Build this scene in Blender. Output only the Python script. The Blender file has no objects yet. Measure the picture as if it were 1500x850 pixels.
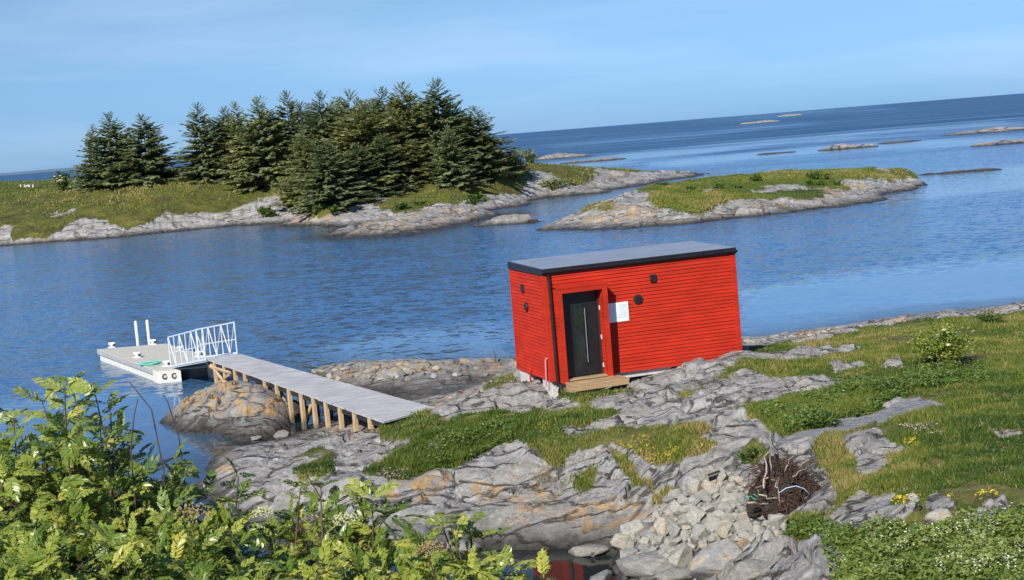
import bpy, math, random
import numpy as np
from mathutils import Vector, Matrix

random.seed(7)
RNG = np.random.default_rng(11)
SC = bpy.context.scene
COL = SC.collection

# ------------------------------------------------------------------ camera model
H = 7.53                      # eye height above the sea
F = 2050.0                    # focal length in pixels of a 1500 px wide picture
RHO = math.atan(0.079)        # roll
VH = (425 - 195.5) * math.cos(RHO)
TH = math.atan(VH / F)        # pitch below the horizon
CR, SR, CT, ST = math.cos(RHO), math.sin(RHO), math.cos(TH), math.sin(TH)


def ray(px, py):
    u = (px - 750) / F
    v = (py - 425) / F
    up = u * CR - v * SR
    vp = u * SR + v * CR
    return np.array([up, CT - vp * ST, -(ST + vp * CT)])


def P(px, py, z=0.0):
    r = ray(px, py)
    t = (z - H) / r[2]
    return np.array([r[0] * t, r[1] * t, z])


def PY(px, py, Y):
    r = ray(px, py)
    t = Y / r[1]
    return np.array([r[0] * t, Y, H + r[2] * t])


def proj(x, y, z):
    zz = z - H
    Z = y * CT - zz * ST
    v = (-y * ST - zz * CT) / Z
    u = x / Z
    return 750 + F * (u * CR + v * SR), 425 + F * (-u * SR + v * CR)


# ------------------------------------------------------------------ noise
def _hash(ix, iy, seed):
    h = (ix.astype(np.int64) * 374761393 + iy.astype(np.int64) * 668265263 + seed * 144269504) & 0xFFFFFFFF
    h = ((h ^ (h >> 13)) * 1274126177) & 0xFFFFFFFF
    h = (h ^ (h >> 16)) & 0xFFFFFF
    return h / float(0xFFFFFF)


def vnoise(x, y, seed=0):
    ix = np.floor(x); iy = np.floor(y)
    fx = x - ix; fy = y - iy
    fx = fx * fx * fx * (fx * (fx * 6 - 15) + 10)
    fy = fy * fy * fy * (fy * (fy * 6 - 15) + 10)
    a = _hash(ix, iy, seed); b = _hash(ix + 1, iy, seed)
    c = _hash(ix, iy + 1, seed); d = _hash(ix + 1, iy + 1, seed)
    return (a + (b - a) * fx) * (1 - fy) + (c + (d - c) * fx) * fy


def fbm(x, y, seed=0, octv=4, gain=0.5):
    s = 0; a = 1; t = 0
    for o in range(octv):
        s = s + a * (vnoise(x, y, seed + o * 17) * 2 - 1)
        t += a
        a *= gain
        x, y = x * 2.03 * 0.8 - y * 2.03 * 0.6 + 5.2, x * 2.03 * 0.6 + y * 2.03 * 0.8 + 1.3
    return s / t


def voro(x, y, seed=0):
    """returns F2-F1 distance and a per-cell random value"""
    ix = np.floor(x); iy = np.floor(y)
    f1 = np.full(x.shape, 9.0); f2 = np.full(x.shape, 9.0); cid = np.zeros(x.shape)
    cx = np.zeros(x.shape); cy = np.zeros(x.shape)
    for dx in (-1, 0, 1):
        for dy in (-1, 0, 1):
            jx = ix + dx; jy = iy + dy
            qx = jx + _hash(jx, jy, seed); qy = jy + _hash(jx, jy, seed + 5)
            d = np.hypot(qx - x, qy - y)
            closer = d < f1
            f2 = np.where(closer, f1, np.minimum(f2, d))
            cid = np.where(closer, _hash(jx, jy, seed + 9), cid)
            cx = np.where(closer, x - qx, cx); cy = np.where(closer, y - qy, cy)
            f1 = np.where(closer, d, f1)
    return f2 - f1, cid, cx, cy


def sstep(a, b, x):
    t = np.clip((x - a) / (b - a), 0, 1)
    return t * t * (3 - 2 * t)


def inpoly(px, py, poly):
    r = np.zeros(px.shape, bool)
    n = len(poly)
    for i in range(n):
        x1, y1 = poly[i]; x2, y2 = poly[(i + 1) % n]
        if y1 == y2:
            continue
        c = ((y1 > py) != (y2 > py)) & (px < (x2 - x1) * (py - y1) / (y2 - y1) + x1)
        r ^= c
    return r


# ------------------------------------------------------------------ mesh helpers
def tag(o, label=None, cat=None, group=None, kind=None):
    if label: o['label'] = label
    if cat: o['category'] = cat
    if group: o['group'] = group
    if kind: o['kind'] = kind
    return o


def empty(name, loc=(0, 0, 0), rz=0.0, label=None, cat=None, group=None):
    o = bpy.data.objects.new(name, None)
    o.empty_display_size = 0.2
    COL.objects.link(o)
    o.location = loc
    o.rotation_euler = (0, 0, rz)
    return tag(o, label, cat, group)


def link(name, me, mat=None, parent=None):
    o = bpy.data.objects.new(name, me)
    COL.objects.link(o)
    if mat is not None and not me.materials:
        me.materials.append(mat)
    if parent is not None:
        o.parent = parent
    return o


def np_mesh(name, V, faces, smooth=False, color=None, cname='mask'):
    """faces: list of int arrays (n,3) or (n,4)"""
    me = bpy.data.meshes.new(name)
    V = np.asarray(V, dtype=np.float32)
    me.vertices.add(len(V))
    me.vertices.foreach_set('co', V.ravel())
    faces = [np.asarray(f, dtype=np.int32) for f in faces if len(f)]
    loops = np.concatenate([f.ravel() for f in faces])
    sizes = np.concatenate([np.full(len(f), f.shape[1], dtype=np.int32) for f in faces])
    starts = np.concatenate([[0], np.cumsum(sizes)[:-1]]).astype(np.int32)
    me.loops.add(len(loops))
    me.loops.foreach_set('vertex_index', loops)
    me.polygons.add(len(sizes))
    me.polygons.foreach_set('loop_start', starts)
    if smooth:
        me.polygons.foreach_set('use_smooth', np.ones(len(sizes), dtype=bool))
    if color is not None:
        ca = me.color_attributes.new(cname, 'FLOAT_COLOR', 'POINT')
        c = np.ones((len(V), 4), dtype=np.float32)
        color = np.asarray(color)
        c[:, :color.shape[1]] = color
        ca.data.foreach_set('color', c.ravel())
    me.update(calc_edges=True)
    me.validate()
    return me


class MB:
    """collects boxes, prisms, tubes and cylinders; build() links them as ONE mesh object"""
    def __init__(self):
        self.v = []; self.f = []

    def add(self, verts, faces):
        n = len(self.v)
        self.v += [tuple(map(float, p)) for p in verts]
        self.f += [tuple(i + n for i in fc) for fc in faces]

    def box(self, c, s, M=None):
        x, y, z = [k / 2 for k in s]
        vs = [Vector((sx * x, sy * y, sz * z)) for sz in (-1, 1) for sy in (-1, 1) for sx in (-1, 1)]
        if M is not None:
            vs = [M @ p for p in vs]
        vs = [p + Vector(c) for p in vs]
        self.add(vs, [(0, 2, 3, 1), (4, 5, 7, 6), (0, 1, 5, 4), (2, 6, 7, 3), (0, 4, 6, 2), (1, 3, 7, 5)])
        return self

    def hexa(self, b, t):
        """bottom quad b, top quad t, same winding (ccw from above)"""
        self.add(list(b) + list(t), [(3, 2, 1, 0), (4, 5, 6, 7), (0, 1, 5, 4), (1, 2, 6, 5), (2, 3, 7, 6), (3, 0, 4, 7)])
        return self

    def prism(self, poly, z0, z1):
        n = len(poly)
        vs = [(p[0], p[1], z0) for p in poly] + [(p[0], p[1], z1) for p in poly]
        fs = [tuple(range(n - 1, -1, -1)), tuple(range(n, 2 * n))]
        fs += [(i, (i + 1) % n, n + (i + 1) % n, n + i) for i in range(n)]
        self.add(vs, fs)
        return self

    def tube(self, pts, r, seg=6, cap=True):
        pts = [Vector(p) for p in pts]
        rs = r if hasattr(r, '__len__') else [r] * len(pts)
        rings = []
        for i, p in enumerate(pts):
            d = (pts[min(i + 1, len(pts) - 1)] - pts[max(i - 1, 0)])
            if d.length < 1e-9: d = Vector((0, 0, 1))
            d.normalize()
            a = d.cross(Vector((0.31, 0.2, 0.93)))
            if a.length < 0.05: a = d.cross(Vector((1, 0, 0)))
            a.normalize(); b = d.cross(a)
            rings.append([p + (a * math.cos(k * 2 * math.pi / seg) + b * math.sin(k * 2 * math.pi / seg)) * rs[i] for k in range(seg)])
        vs = [q for ring in rings for q in ring]
        fs = []
        for i in range(len(pts) - 1):
            for k in range(seg):
                k2 = (k + 1) % seg
                fs.append((i * seg + k, i * seg + k2, (i + 1) * seg + k2, (i + 1) * seg + k))
        if cap:
            fs.append(tuple(range(seg - 1, -1, -1)))
            fs.append(tuple((len(pts) - 1) * seg + k for k in range(seg)))
        self.add(vs, fs)
        return self

    def build(self, name, mat=None, parent=None, smooth=False, bevel=0):
        me = bpy.data.meshes.new(name)
        me.from_pydata(self.v, [], self.f)
        if smooth:
            for p in me.polygons: p.use_smooth = True
        me.update()
        o = link(name, me, mat, parent)
        if bevel:
            m = o.modifiers.new('bevel', 'BEVEL'); m.width = bevel; m.segments = 2; m.limit_method = 'ANGLE'
        return o


# ------------------------------------------------------------------ materials
class NT:
    def __init__(self, name):
        self.m = bpy.data.materials.new(name)
        self.m.use_nodes = True
        self.t = self.m.node_tree
        self.n = self.t.nodes
        self.bsdf = self.n['Principled BSDF']

    def node(self, kind, **kw):
        n = self.n.new(kind)
        for k, v in kw.items():
            if k.startswith('i_'):
                n.inputs[k[2:].replace('_', ' ')].default_value = v
            else:
                setattr(n, k, v)
        return n

    def L(self, a, b):
        self.t.links.new(a, b)

    def coords(self, scale=(1, 1, 1), rot=(0, 0, 0), kind='Object'):
        tc = self.node('ShaderNodeTexCoord')
        mp = self.node('ShaderNodeMapping')
        mp.inputs['Scale'].default_value = scale
        mp.inputs['Rotation'].default_value = rot
        self.L(tc.outputs[kind], mp.inputs['Vector'])
        return mp.outputs['Vector']

    def noise(self, vec, scale, detail=4, rough=0.55, dist=0.0):
        n = self.node('ShaderNodeTexNoise')
        n.inputs['Scale'].default_value = scale
        n.inputs['Detail'].default_value = detail
        n.inputs['Roughness'].default_value = rough
        n.inputs['Distortion'].default_value = dist
        self.L(vec, n.inputs['Vector'])
        return n.outputs['Fac']

    def ramp(self, fac, stops, interp='LINEAR'):
        r = self.node('ShaderNodeValToRGB')
        r.color_ramp.interpolation = interp
        els = r.color_ramp.elements
        while len(els) < len(stops): els.new(0.5)
        for e, (p, c) in zip(els, stops):
            e.position = p
            e.color = (c, c, c, 1) if not hasattr(c, '__len__') else (*c, 1)
        self.L(fac, r.inputs['Fac'])
        return r.outputs['Color']

    def mix(self, fac, a, b, mode='MIX'):
        m = self.node('ShaderNodeMix', data_type='RGBA', blend_type=mode)
        for sock, val in ((m.inputs[0], fac), (m.inputs[6], a), (m.inputs[7], b)):
            if hasattr(val, 'is_output'):
                self.L(val, sock)
            elif hasattr(val, '__len__'):
                sock.default_value = (*val, 1)
            else:
                sock.default_value = val
        return m.outputs[2]

    def math(self, op, a, b=None, c=None, clamp=False):
        m = self.node('ShaderNodeMath', operation=op)
        m.use_clamp = clamp
        for i, val in enumerate((a, b, c)):
            if val is None: continue
            if hasattr(val, 'is_output'): self.L(val, m.inputs[i])
            else: m.inputs[i].default_value = val
        return m.outputs[0]

    def attr(self, name='mask'):
        a = self.node('ShaderNodeAttribute', attribute_name=name)
        s = self.node('ShaderNodeSeparateColor')
        self.L(a.outputs['Color'], s.inputs['Color'])
        return s.outputs[0], s.outputs[1], s.outputs[2]

    def height(self):
        g = self.node('ShaderNodeNewGeometry')
        s = self.node('ShaderNodeSeparateXYZ')
        self.L(g.outputs['Position'], s.inputs['Vector'])
        return s.outputs['Z'], g

    def bump(self, h, strength=0.5, dist=0.02, normal=None):
        b = self.node('ShaderNodeBump')
        if hasattr(strength, 'is_output'): self.L(strength, b.inputs['Strength'])
        else: b.inputs['Strength'].default_value = strength
        b.inputs['Distance'].default_value = dist
        self.L(h, b.inputs['Height'])
        if normal is not None: self.L(normal, b.inputs['Normal'])
        return b.outputs['Normal']

    def out(self, color=None, rough=None, normal=None, spec=None, metal=None):
        B = self.bsdf
        for nm, v in (('Base Color', color), ('Roughness', rough), ('Normal', normal), ('Specular IOR Level', spec), ('Metallic', metal)):
            if v is None: continue
            if hasattr(v, 'is_output'): self.L(v, B.inputs[nm])
            elif hasattr(v, '__len__'): B.inputs[nm].default_value = (*v, 1)
            else: B.inputs[nm].default_value = v
        return self.m


def simple(name, color, rough=0.6, var=0.25, scale=6.0, bump=0.0, metal=0.0, stretch=(1, 1, 1), spec=None):
    t = NT(name)
    v = t.coords(stretch)
    n = t.noise(v, scale, 5)
    lo = tuple(c * (1 - var) for c in color); hi = tuple(min(1, c * (1 + var)) for c in color)
    c = t.ramp(n, [(0.3, lo), (0.7, hi)])
    nm = None
    if bump:
        nm = t.bump(t.noise(v, scale * 3, 4), bump, 0.02)
    return t.out(c, rough, nm, spec, metal)


def mat_ground(name, s=1.0, pale=1.0, tide=(0.05, 0.4), jt=0.9, g1=(0.11, 0.12, 0.022), g2=(0.21, 0.195, 0.045), g3=(0.10, 0.075, 0.03)):
    """bare rock with lichen and tide stain; turf where mask.R; gravel where mask.G; orange lichen where mask.B.  s = feature scale in metres"""
    t = NT(name)
    v = t.coords((1 / s, 1 / s, 1 / s))
    va = t.coords((0.45 / s, 1.5 / s, 1.2 / s), rot=(0, 0, math.radians(-18)))
    n1 = t.noise(v, 0.9, 6, 0.6)
    n2 = t.noise(v, 4.0, 8, 0.7)
    n3 = t.noise(va, 3.0, 8, 0.7, 0.6)
    n4 = t.noise(v, 14.0, 4, 0.7)
    base = t.ramp(n3, [(0.28, tuple(c * pale for c in (0.12, 0.115, 0.105))), (0.45, tuple(c * pale for c in (0.23, 0.225, 0.215))),
                       (0.60, tuple(c * pale for c in (0.32, 0.315, 0.305))), (0.76, tuple(c * pale for c in (0.46, 0.455, 0.44)))])
    warm = t.ramp(n1, [(0.38, (1.0, 0.99, 0.96)), (0.62, (1.05, 0.99, 0.90))])
    base = t.mix(1.0, base, warm, 'MULTIPLY')
    blot = t.ramp(n2, [(0.56, 0.0), (0.64, 1.0)])
    base = t.mix(t.math('MULTIPLY', blot, 0.45), base, (0.50 * pale, 0.50 * pale, 0.47 * pale))
    dk = t.ramp(t.noise(va, 5.5, 6, 0.75, 0.8), [(0.30, 1.0), (0.41, 0.0)])
    base = t.mix(t.math('MULTIPLY', dk, 0.75), base, (0.05, 0.048, 0.042))
    n5 = t.noise(v, 9.0, 9, 0.75, 0.3)
    base = t.mix(t.ramp(n5, [(0.34, 0.8), (0.44, 0.0)]), base, tuple(c * pale for c in (0.075, 0.072, 0.065)))
    base = t.mix(t.ramp(n5, [(0.55, 0.0), (0.66, 0.7)]), base, tuple(min(.6, c * pale) for c in (0.52, 0.52, 0.49)))
    # joints in the rock, filled with dark soil
    wv_ = t.node('ShaderNodeVectorMath', operation='MULTIPLY_ADD')
    nzc = t.node('ShaderNodeTexNoise'); nzc.inputs['Scale'].default_value = 1.6; nzc.inputs['Detail'].default_value = 5
    t.L(va, nzc.inputs['Vector']); t.L(nzc.outputs['Color'], wv_.inputs[0]); wv_.inputs[1].default_value = (0.7, 0.7, 0.7); t.L(va, wv_.inputs[2])
    vo = t.node('ShaderNodeTexVoronoi', feature='DISTANCE_TO_EDGE'); vo.inputs['Scale'].default_value = 1.1
    t.L(wv_.outputs[0], vo.inputs['Vector'])
    joint = t.ramp(vo.outputs['Distance'], [(0.0, 1.0), (0.02, 0.75), (0.045, 0.0)])
    joint = t.math('MULTIPLY', joint, t.ramp(n2, [(0.4, 0.2), (0.55, 1.0)]))
    base = t.mix(t.math('MULTIPLY', joint, jt), base, (0.035, 0.032, 0.026))
    R, G, B = t.attr('mask')
    # orange lichen
    of = t.math('MULTIPLY', B, t.ramp(t.noise(v, 3.2, 7, 0.7), [(0.47, 0.0), (0.58, 1.0)]))
    oc = t.ramp(n4, [(0.35, (0.36, 0.20, 0.06)), (0.65, (0.58, 0.34, 0.09))])
    base = t.mix(t.math('MULTIPLY', of, 0.85), base, oc)
    # tide stain by height
    z, g = t.height()
    zz = t.math('ADD', z, t.math('MULTIPLY', t.math('SUBTRACT', n2, 0.5), (tide[1] - tide[0]) * 1.3))
    mr = t.node('ShaderNodeMapRange', interpolation_type='SMOOTHSTEP')
    mr.inputs[1].default_value = tide[0]; mr.inputs[2].default_value = tide[1]
    mr.inputs[3].default_value = 1; mr.inputs[4].default_value = 0
    t.L(zz, mr.inputs[0])
    wet = mr.outputs[0]
    wc = t.ramp(n4, [(0.3, (0.022, 0.02, 0.016)), (0.7, (0.06, 0.052, 0.04))])
    base = t.mix(t.math('MULTIPLY', wet, 0.9), base, wc)
    z2 = t.math('ADD', z, t.math('MULTIPLY', t.math('SUBTRACT', n1, 0.5), tide[1] * 1.2))
    mr2 = t.node('ShaderNodeMapRange', interpolation_type='SMOOTHSTEP')
    mr2.inputs[1].default_value = tide[1] * 0.75; mr2.inputs[2].default_value = tide[1] * 1.75
    mr2.inputs[3].default_value = 1; mr2.inputs[4].default_value = 0
    t.L(z2, mr2.inputs[0])
    base = t.mix(t.math('MULTIPLY', mr2.outputs[0], 0.6), base, t.mix(n3, (0.05, 0.045, 0.036), (0.13, 0.12, 0.10)))
    base = t.mix(t.math('MULTIPLY', wet, 0.85), base, wc)
    # gravel
    gn = t.noise(v, 32.0, 3, 0.8)
    gc = t.ramp(gn, [(0.3, (0.18, 0.18, 0.178)), (0.7, (0.42, 0.42, 0.41))])
    base = t.mix(G, base, gc)
    # turf
    gr = t.ramp(n1, [(0.34, g1), (0.5, tuple((a + b) / 2 for a, b in zip(g1, g2))), (0.62, g2)])
    gr = t.mix(t.ramp(t.noise(v, 1.7, 6, 0.65), [(0.48, 0.0), (0.62, 0.85)]), gr, g3)
    gr = t.mix(t.ramp(n4, [(0.3, 0.45), (0.6, 0.0)]), gr, tuple(c * 0.45 for c in g1))
    edge = t.math('ADD', R, t.math('MULTIPLY', t.math('SUBTRACT', n4, 0.5), 0.7))
    turf = t.ramp(edge, [(0.42, 0.0), (0.58, 1.0)])
    col = t.mix(turf, base, gr)
    # relief
    hh = t.math('ADD', t.math('MULTIPLY', n3, 1.0), t.math('MULTIPLY', n4, 0.35))
    hh = t.math('ADD', hh, t.math('MULTIPLY', n5, 0.5))
    hh = t.math('SUBTRACT', hh, t.math('MULTIPLY', joint, t.math('SUBTRACT', 1.0, turf)))
    hh = t.math('ADD', hh, t.math('MULTIPLY', gn, t.math('MULTIPLY', G, 0.5)))
    n6 = t.noise(v, 40.0, 4, 0.7)
    hh = t.math('ADD', hh, t.math('MULTIPLY', n6, 0.12))
    nm = t.bump(hh, 0.9, 0.11 * s)
    rs = t.node('ShaderNodeMix', data_type='FLOAT')
    t.L(wet, rs.inputs[0]); rs.inputs[2].default_value = 0.88; rs.inputs[3].default_value = 0.5
    return t.out(col, rs.outputs[0], nm, 0.3)


def mat_leaf(name, stops, transl=0.35, rough=0.5, attr='tone', spec=0.35):
    """stops: ramp colours over the per-blade tone attribute"""
    t = NT(name)
    R, G, B = t.attr(attr)
    c = t.ramp(R, stops)
    if 'spruce' in name:
        oi = t.node('ShaderNodeObjectInfo')
        c = t.mix(1.0, c, t.ramp(oi.outputs['Random'], [(0.0, (0.72, 0.80, 0.80)), (0.5, (1.0, 1.0, 0.95)), (1.0, (1.25, 1.12, 0.85))]), 'MULTIPLY')
    t.out(c, rough, None, spec)
    tr = t.node('ShaderNodeBsdfTranslucent')
    t.L(t.mix(0.35, c, (1.0, 0.95, 0.3), 'MULTIPLY'), tr.inputs['Color'])
    mx = t.node('ShaderNodeMixShader'); mx.inputs[0].default_value = transl
    t.L(t.bsdf.outputs[0], mx.inputs[1]); t.L(tr.outputs[0], mx.inputs[2])
    t.L(mx.outputs[0], t.n['Material Output'].inputs['Surface'])
    return t.m


M = {}
M['land'] = mat_ground('coast_ground', 1.0, 1.06, (0.0, 0.28))
M['islet'] = mat_ground('islet_rock', 0.9, 0.85, (0.02, 0.30))
M['far'] = mat_ground('island_ground', 3.2, 1.2, (0.0, 0.28), 0.4, (0.085, 0.09, 0.014), (0.18, 0.165, 0.028), (0.07, 0.05, 0.018))
M['mid'] = mat_ground('islet_ground', 2.4, 1.15, (0.0, 0.30), 0.5, (0.08, 0.095, 0.018), (0.15, 0.145, 0.035), (0.10, 0.075, 0.028))
M['skerry'] = mat_ground('skerry_rock', 4.0, 1.05, (0.0, 0.3))
M['grass'] = mat_leaf('grass_blades', [(0.0, (0.045, 0.095, 0.014)), (0.35, (0.115, 0.17, 0.022)), (0.65, (0.20, 0.22, 0.036)), (0.85, (0.31, 0.26, 0.075)), (1.0, (0.42, 0.34, 0.16))])
M['herb'] = mat_leaf('herb_leaves', [(0.0, (0.04, 0.085, 0.015)), (0.5, (0.12, 0.19, 0.03)), (1.0, (0.25, 0.30, 0.07))])
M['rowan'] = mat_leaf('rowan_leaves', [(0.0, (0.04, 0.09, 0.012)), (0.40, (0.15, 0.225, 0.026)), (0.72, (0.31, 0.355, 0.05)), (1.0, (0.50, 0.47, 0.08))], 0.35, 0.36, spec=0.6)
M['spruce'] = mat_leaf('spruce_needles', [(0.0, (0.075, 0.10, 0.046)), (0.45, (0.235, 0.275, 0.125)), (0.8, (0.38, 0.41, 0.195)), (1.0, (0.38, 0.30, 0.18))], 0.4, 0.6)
M['bark'] = simple('bark', (0.11, 0.085, 0.06), 0.9, 0.4, 8, 0.5)
M['twig'] = simple('red_brown_twig', (0.075, 0.04, 0.03), 0.7, 0.4, 20)
M['red'] = simple('red_paint', (0.43, 0.025, 0.009), 0.65, 0.20, 2.2, 0.05, stretch=(0.5, 0.5, 2.2), spec=0.15)
M['black'] = simple('black_metal', (0.012, 0.012, 0.013), 0.35, 0.2)
M['dark'] = simple('dark_plastic_and_shade', (0.02, 0.02, 0.02), 0.5, 0.2)
M['roof'] = simple('grey_roof_sheet', (0.30, 0.315, 0.325), 0.4, 0.12, 2.0, metal=0.3)
M['concrete'] = simple('pale_concrete', (0.50, 0.48, 0.44), 0.9, 0.15, 9, 0.3)
M['pinewood'] = simple('new_pine_wood', (0.37, 0.25, 0.125), 0.7, 0.25, 5, 0.2, stretch=(0.6, 0.6, 5))
M['postwood'] = simple('treated_post_wood', (0.52, 0.36, 0.19), 0.75, 0.25, 5, 0.2, stretch=(5, 5, 0.7))
M['white'] = simple('white_paint', (0.66, 0.66, 0.63), 0.5, 0.05)
M['steel'] = simple('galvanised_steel', (0.62, 0.64, 0.64), 0.45, 0.1, 12, metal=0.15)
M['paper'] = simple('white_board', (0.75, 0.77, 0.78), 0.5, 0.03)
M['ink'] = simple('grey_print', (0.22, 0.24, 0.28), 0.6, 0.05)
M['glass'] = simple('dark_glass', (0.02, 0.025, 0.022), 0.08, 0.3)
M['hullside'] = simple('float_concrete', (0.60, 0.58, 0.50), 0.85, 0.12, 6, 0.2)
M['hullband'] = simple('float_fender_timber', (0.33, 0.33, 0.33), 0.85, 0.2, 6, 0.2)
M['floatdeck'] = simple('float_deck', (0.46, 0.44, 0.36), 0.9, 0.12, 5, 0.2)
M['net'] = simple('turquoise_net', (0.14, 0.50, 0.38), 0.8, 0.35, 20)
M['pinkpipe'] = simple('pink_pipe', (0.55, 0.22, 0.18), 0.5, 0.1)
M['rust'] = simple('rusty_iron', (0.16, 0.065, 0.04), 0.85, 0.4, 14, 0.3)
M['peat'] = simple('peaty_soil', (0.035, 0.022, 0.015), 0.95, 0.6, 14, 1.0)
M['root'] = simple('dark_roots', (0.065, 0.038, 0.024), 0.9, 0.5, 30)
M['redroot'] = simple('red_brown_roots', (0.10, 0.045, 0.025), 0.9, 0.5, 30)
M['palewood'] = simple('bleached_wood', (0.34, 0.29, 0.225), 0.85, 0.2, 10)
M['bluerope'] = simple('blue_rope', (0.32, 0.45, 0.58), 0.8, 0.2)
M['greenrope'] = simple('green_twine', (0.05, 0.30, 0.20), 0.8, 0.2)
M['yellow'] = simple('yellow_petals', (0.70, 0.52, 0.02), 0.6, 0.1)
M['petal'] = simple('white_petals', (0.58, 0.58, 0.42), 0.7, 0.1)
M['pinkpetal'] = simple('pink_petals', (0.55, 0.36, 0.36), 0.7, 0.2)
M['cream'] = simple('cream_flowers', (0.50, 0.48, 0.26), 0.8, 0.15, 40)
M['brownbloom'] = simple('faded_flowers', (0.36, 0.25, 0.11), 0.85, 0.25, 40)


def mat_planks():
    t = NT('weathered_planks')
    v = t.coords((0.5, 9, 1))
    n = t.noise(v, 2.0, 6, 0.6)
    n2 = t.noise(t.coords((1, 1, 1)), 1.3, 4)
    c = t.ramp(n, [(0.3, (0.30, 0.295, 0.28)), (0.7, (0.54, 0.535, 0.515))])
    c = t.mix(1.0, c, t.ramp(n2, [(0.3, (0.85, 0.85, 0.86)), (0.7, (1.1, 1.09, 1.06))]), 'MULTIPLY')
    return t.out(c, 0.8, t.bump(n, 0.3, 0.01))


def mat_post():
    t = NT('treated_post_wood')
    v = t.coords((5, 5, 0.7))
    n = t.noise(v, 5, 5)
    c = t.ramp(n, [(0.3, (0.36, 0.24, 0.12)), (0.7, (0.60, 0.42, 0.23))])
    z, g = t.height()
    mr = t.node('ShaderNodeMapRange', interpolation_type='SMOOTHSTEP')
    mr.inputs[1].default_value = 0.12; mr.inputs[2].default_value = 0.42; mr.inputs[3].default_value = 1; mr.inputs[4].default_value = 0
    t.L(t.math('ADD', z, t.math('MULTIPLY', t.math('SUBTRACT', n, 0.5), 0.3)), mr.inputs[0])
    c = t.mix(t.math('MULTIPLY', mr.outputs[0], 0.8), c, (0.045, 0.05, 0.03))
    return t.out(c, 0.8, t.bump(n, 0.25, 0.02))


M['postwood'] = mat_post()
M['planks'] = mat_planks()


def mat_stone(name, c0, c1, spec=0.3, lich=0.0):
    t = NT(name)
    oi = t.node('ShaderNodeObjectInfo')
    add = t.node('ShaderNodeVectorMath', operation='ADD')
    tc = t.node('ShaderNodeTexCoord')
    t.L(tc.outputs['Object'], add.inputs[0]); t.L(oi.outputs['Location'], add.inputs[1])
    v = add.outputs[0]
    n = t.noise(v, 5, 8, 0.65, 0.4)
    c = t.ramp(n, [(0.3, c0), (0.7, c1)])
    tint = t.ramp(oi.outputs['Random'], [(0.0, (0.75, 0.76, 0.76)), (0.5, (1.0, 0.98, 0.94)), (1.0, (1.12, 1.04, 0.90))])
    c = t.mix(1.0, c, tint, 'MULTIPLY')
    sp = t.ramp(t.noise(v, 22, 4, 0.7), [(0.36, 0.6), (0.46, 0.0)])
    c = t.mix(sp, c, (0.09, 0.085, 0.075))
    if lich:
        c = t.mix(t.ramp(t.noise(v, 3.0, 6, 0.7), [(0.56, 0.0), (0.64, lich)]), c, (0.50, 0.29, 0.07))
    return t.out(c, 0.85, t.bump(t.noise(v, 9, 8, 0.7), 0.6, 0.03), spec)


M['stone'] = mat_stone('blasted_stone', (0.21, 0.20, 0.178), (0.46, 0.44, 0.39))
M['boulder'] = mat_stone('grey_boulder', (0.13, 0.125, 0.115), (0.29, 0.285, 0.27))
M['lichenrock'] = mat_stone('lichened_boulder', (0.22, 0.215, 0.20), (0.46, 0.45, 0.42), lich=0.8)


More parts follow.
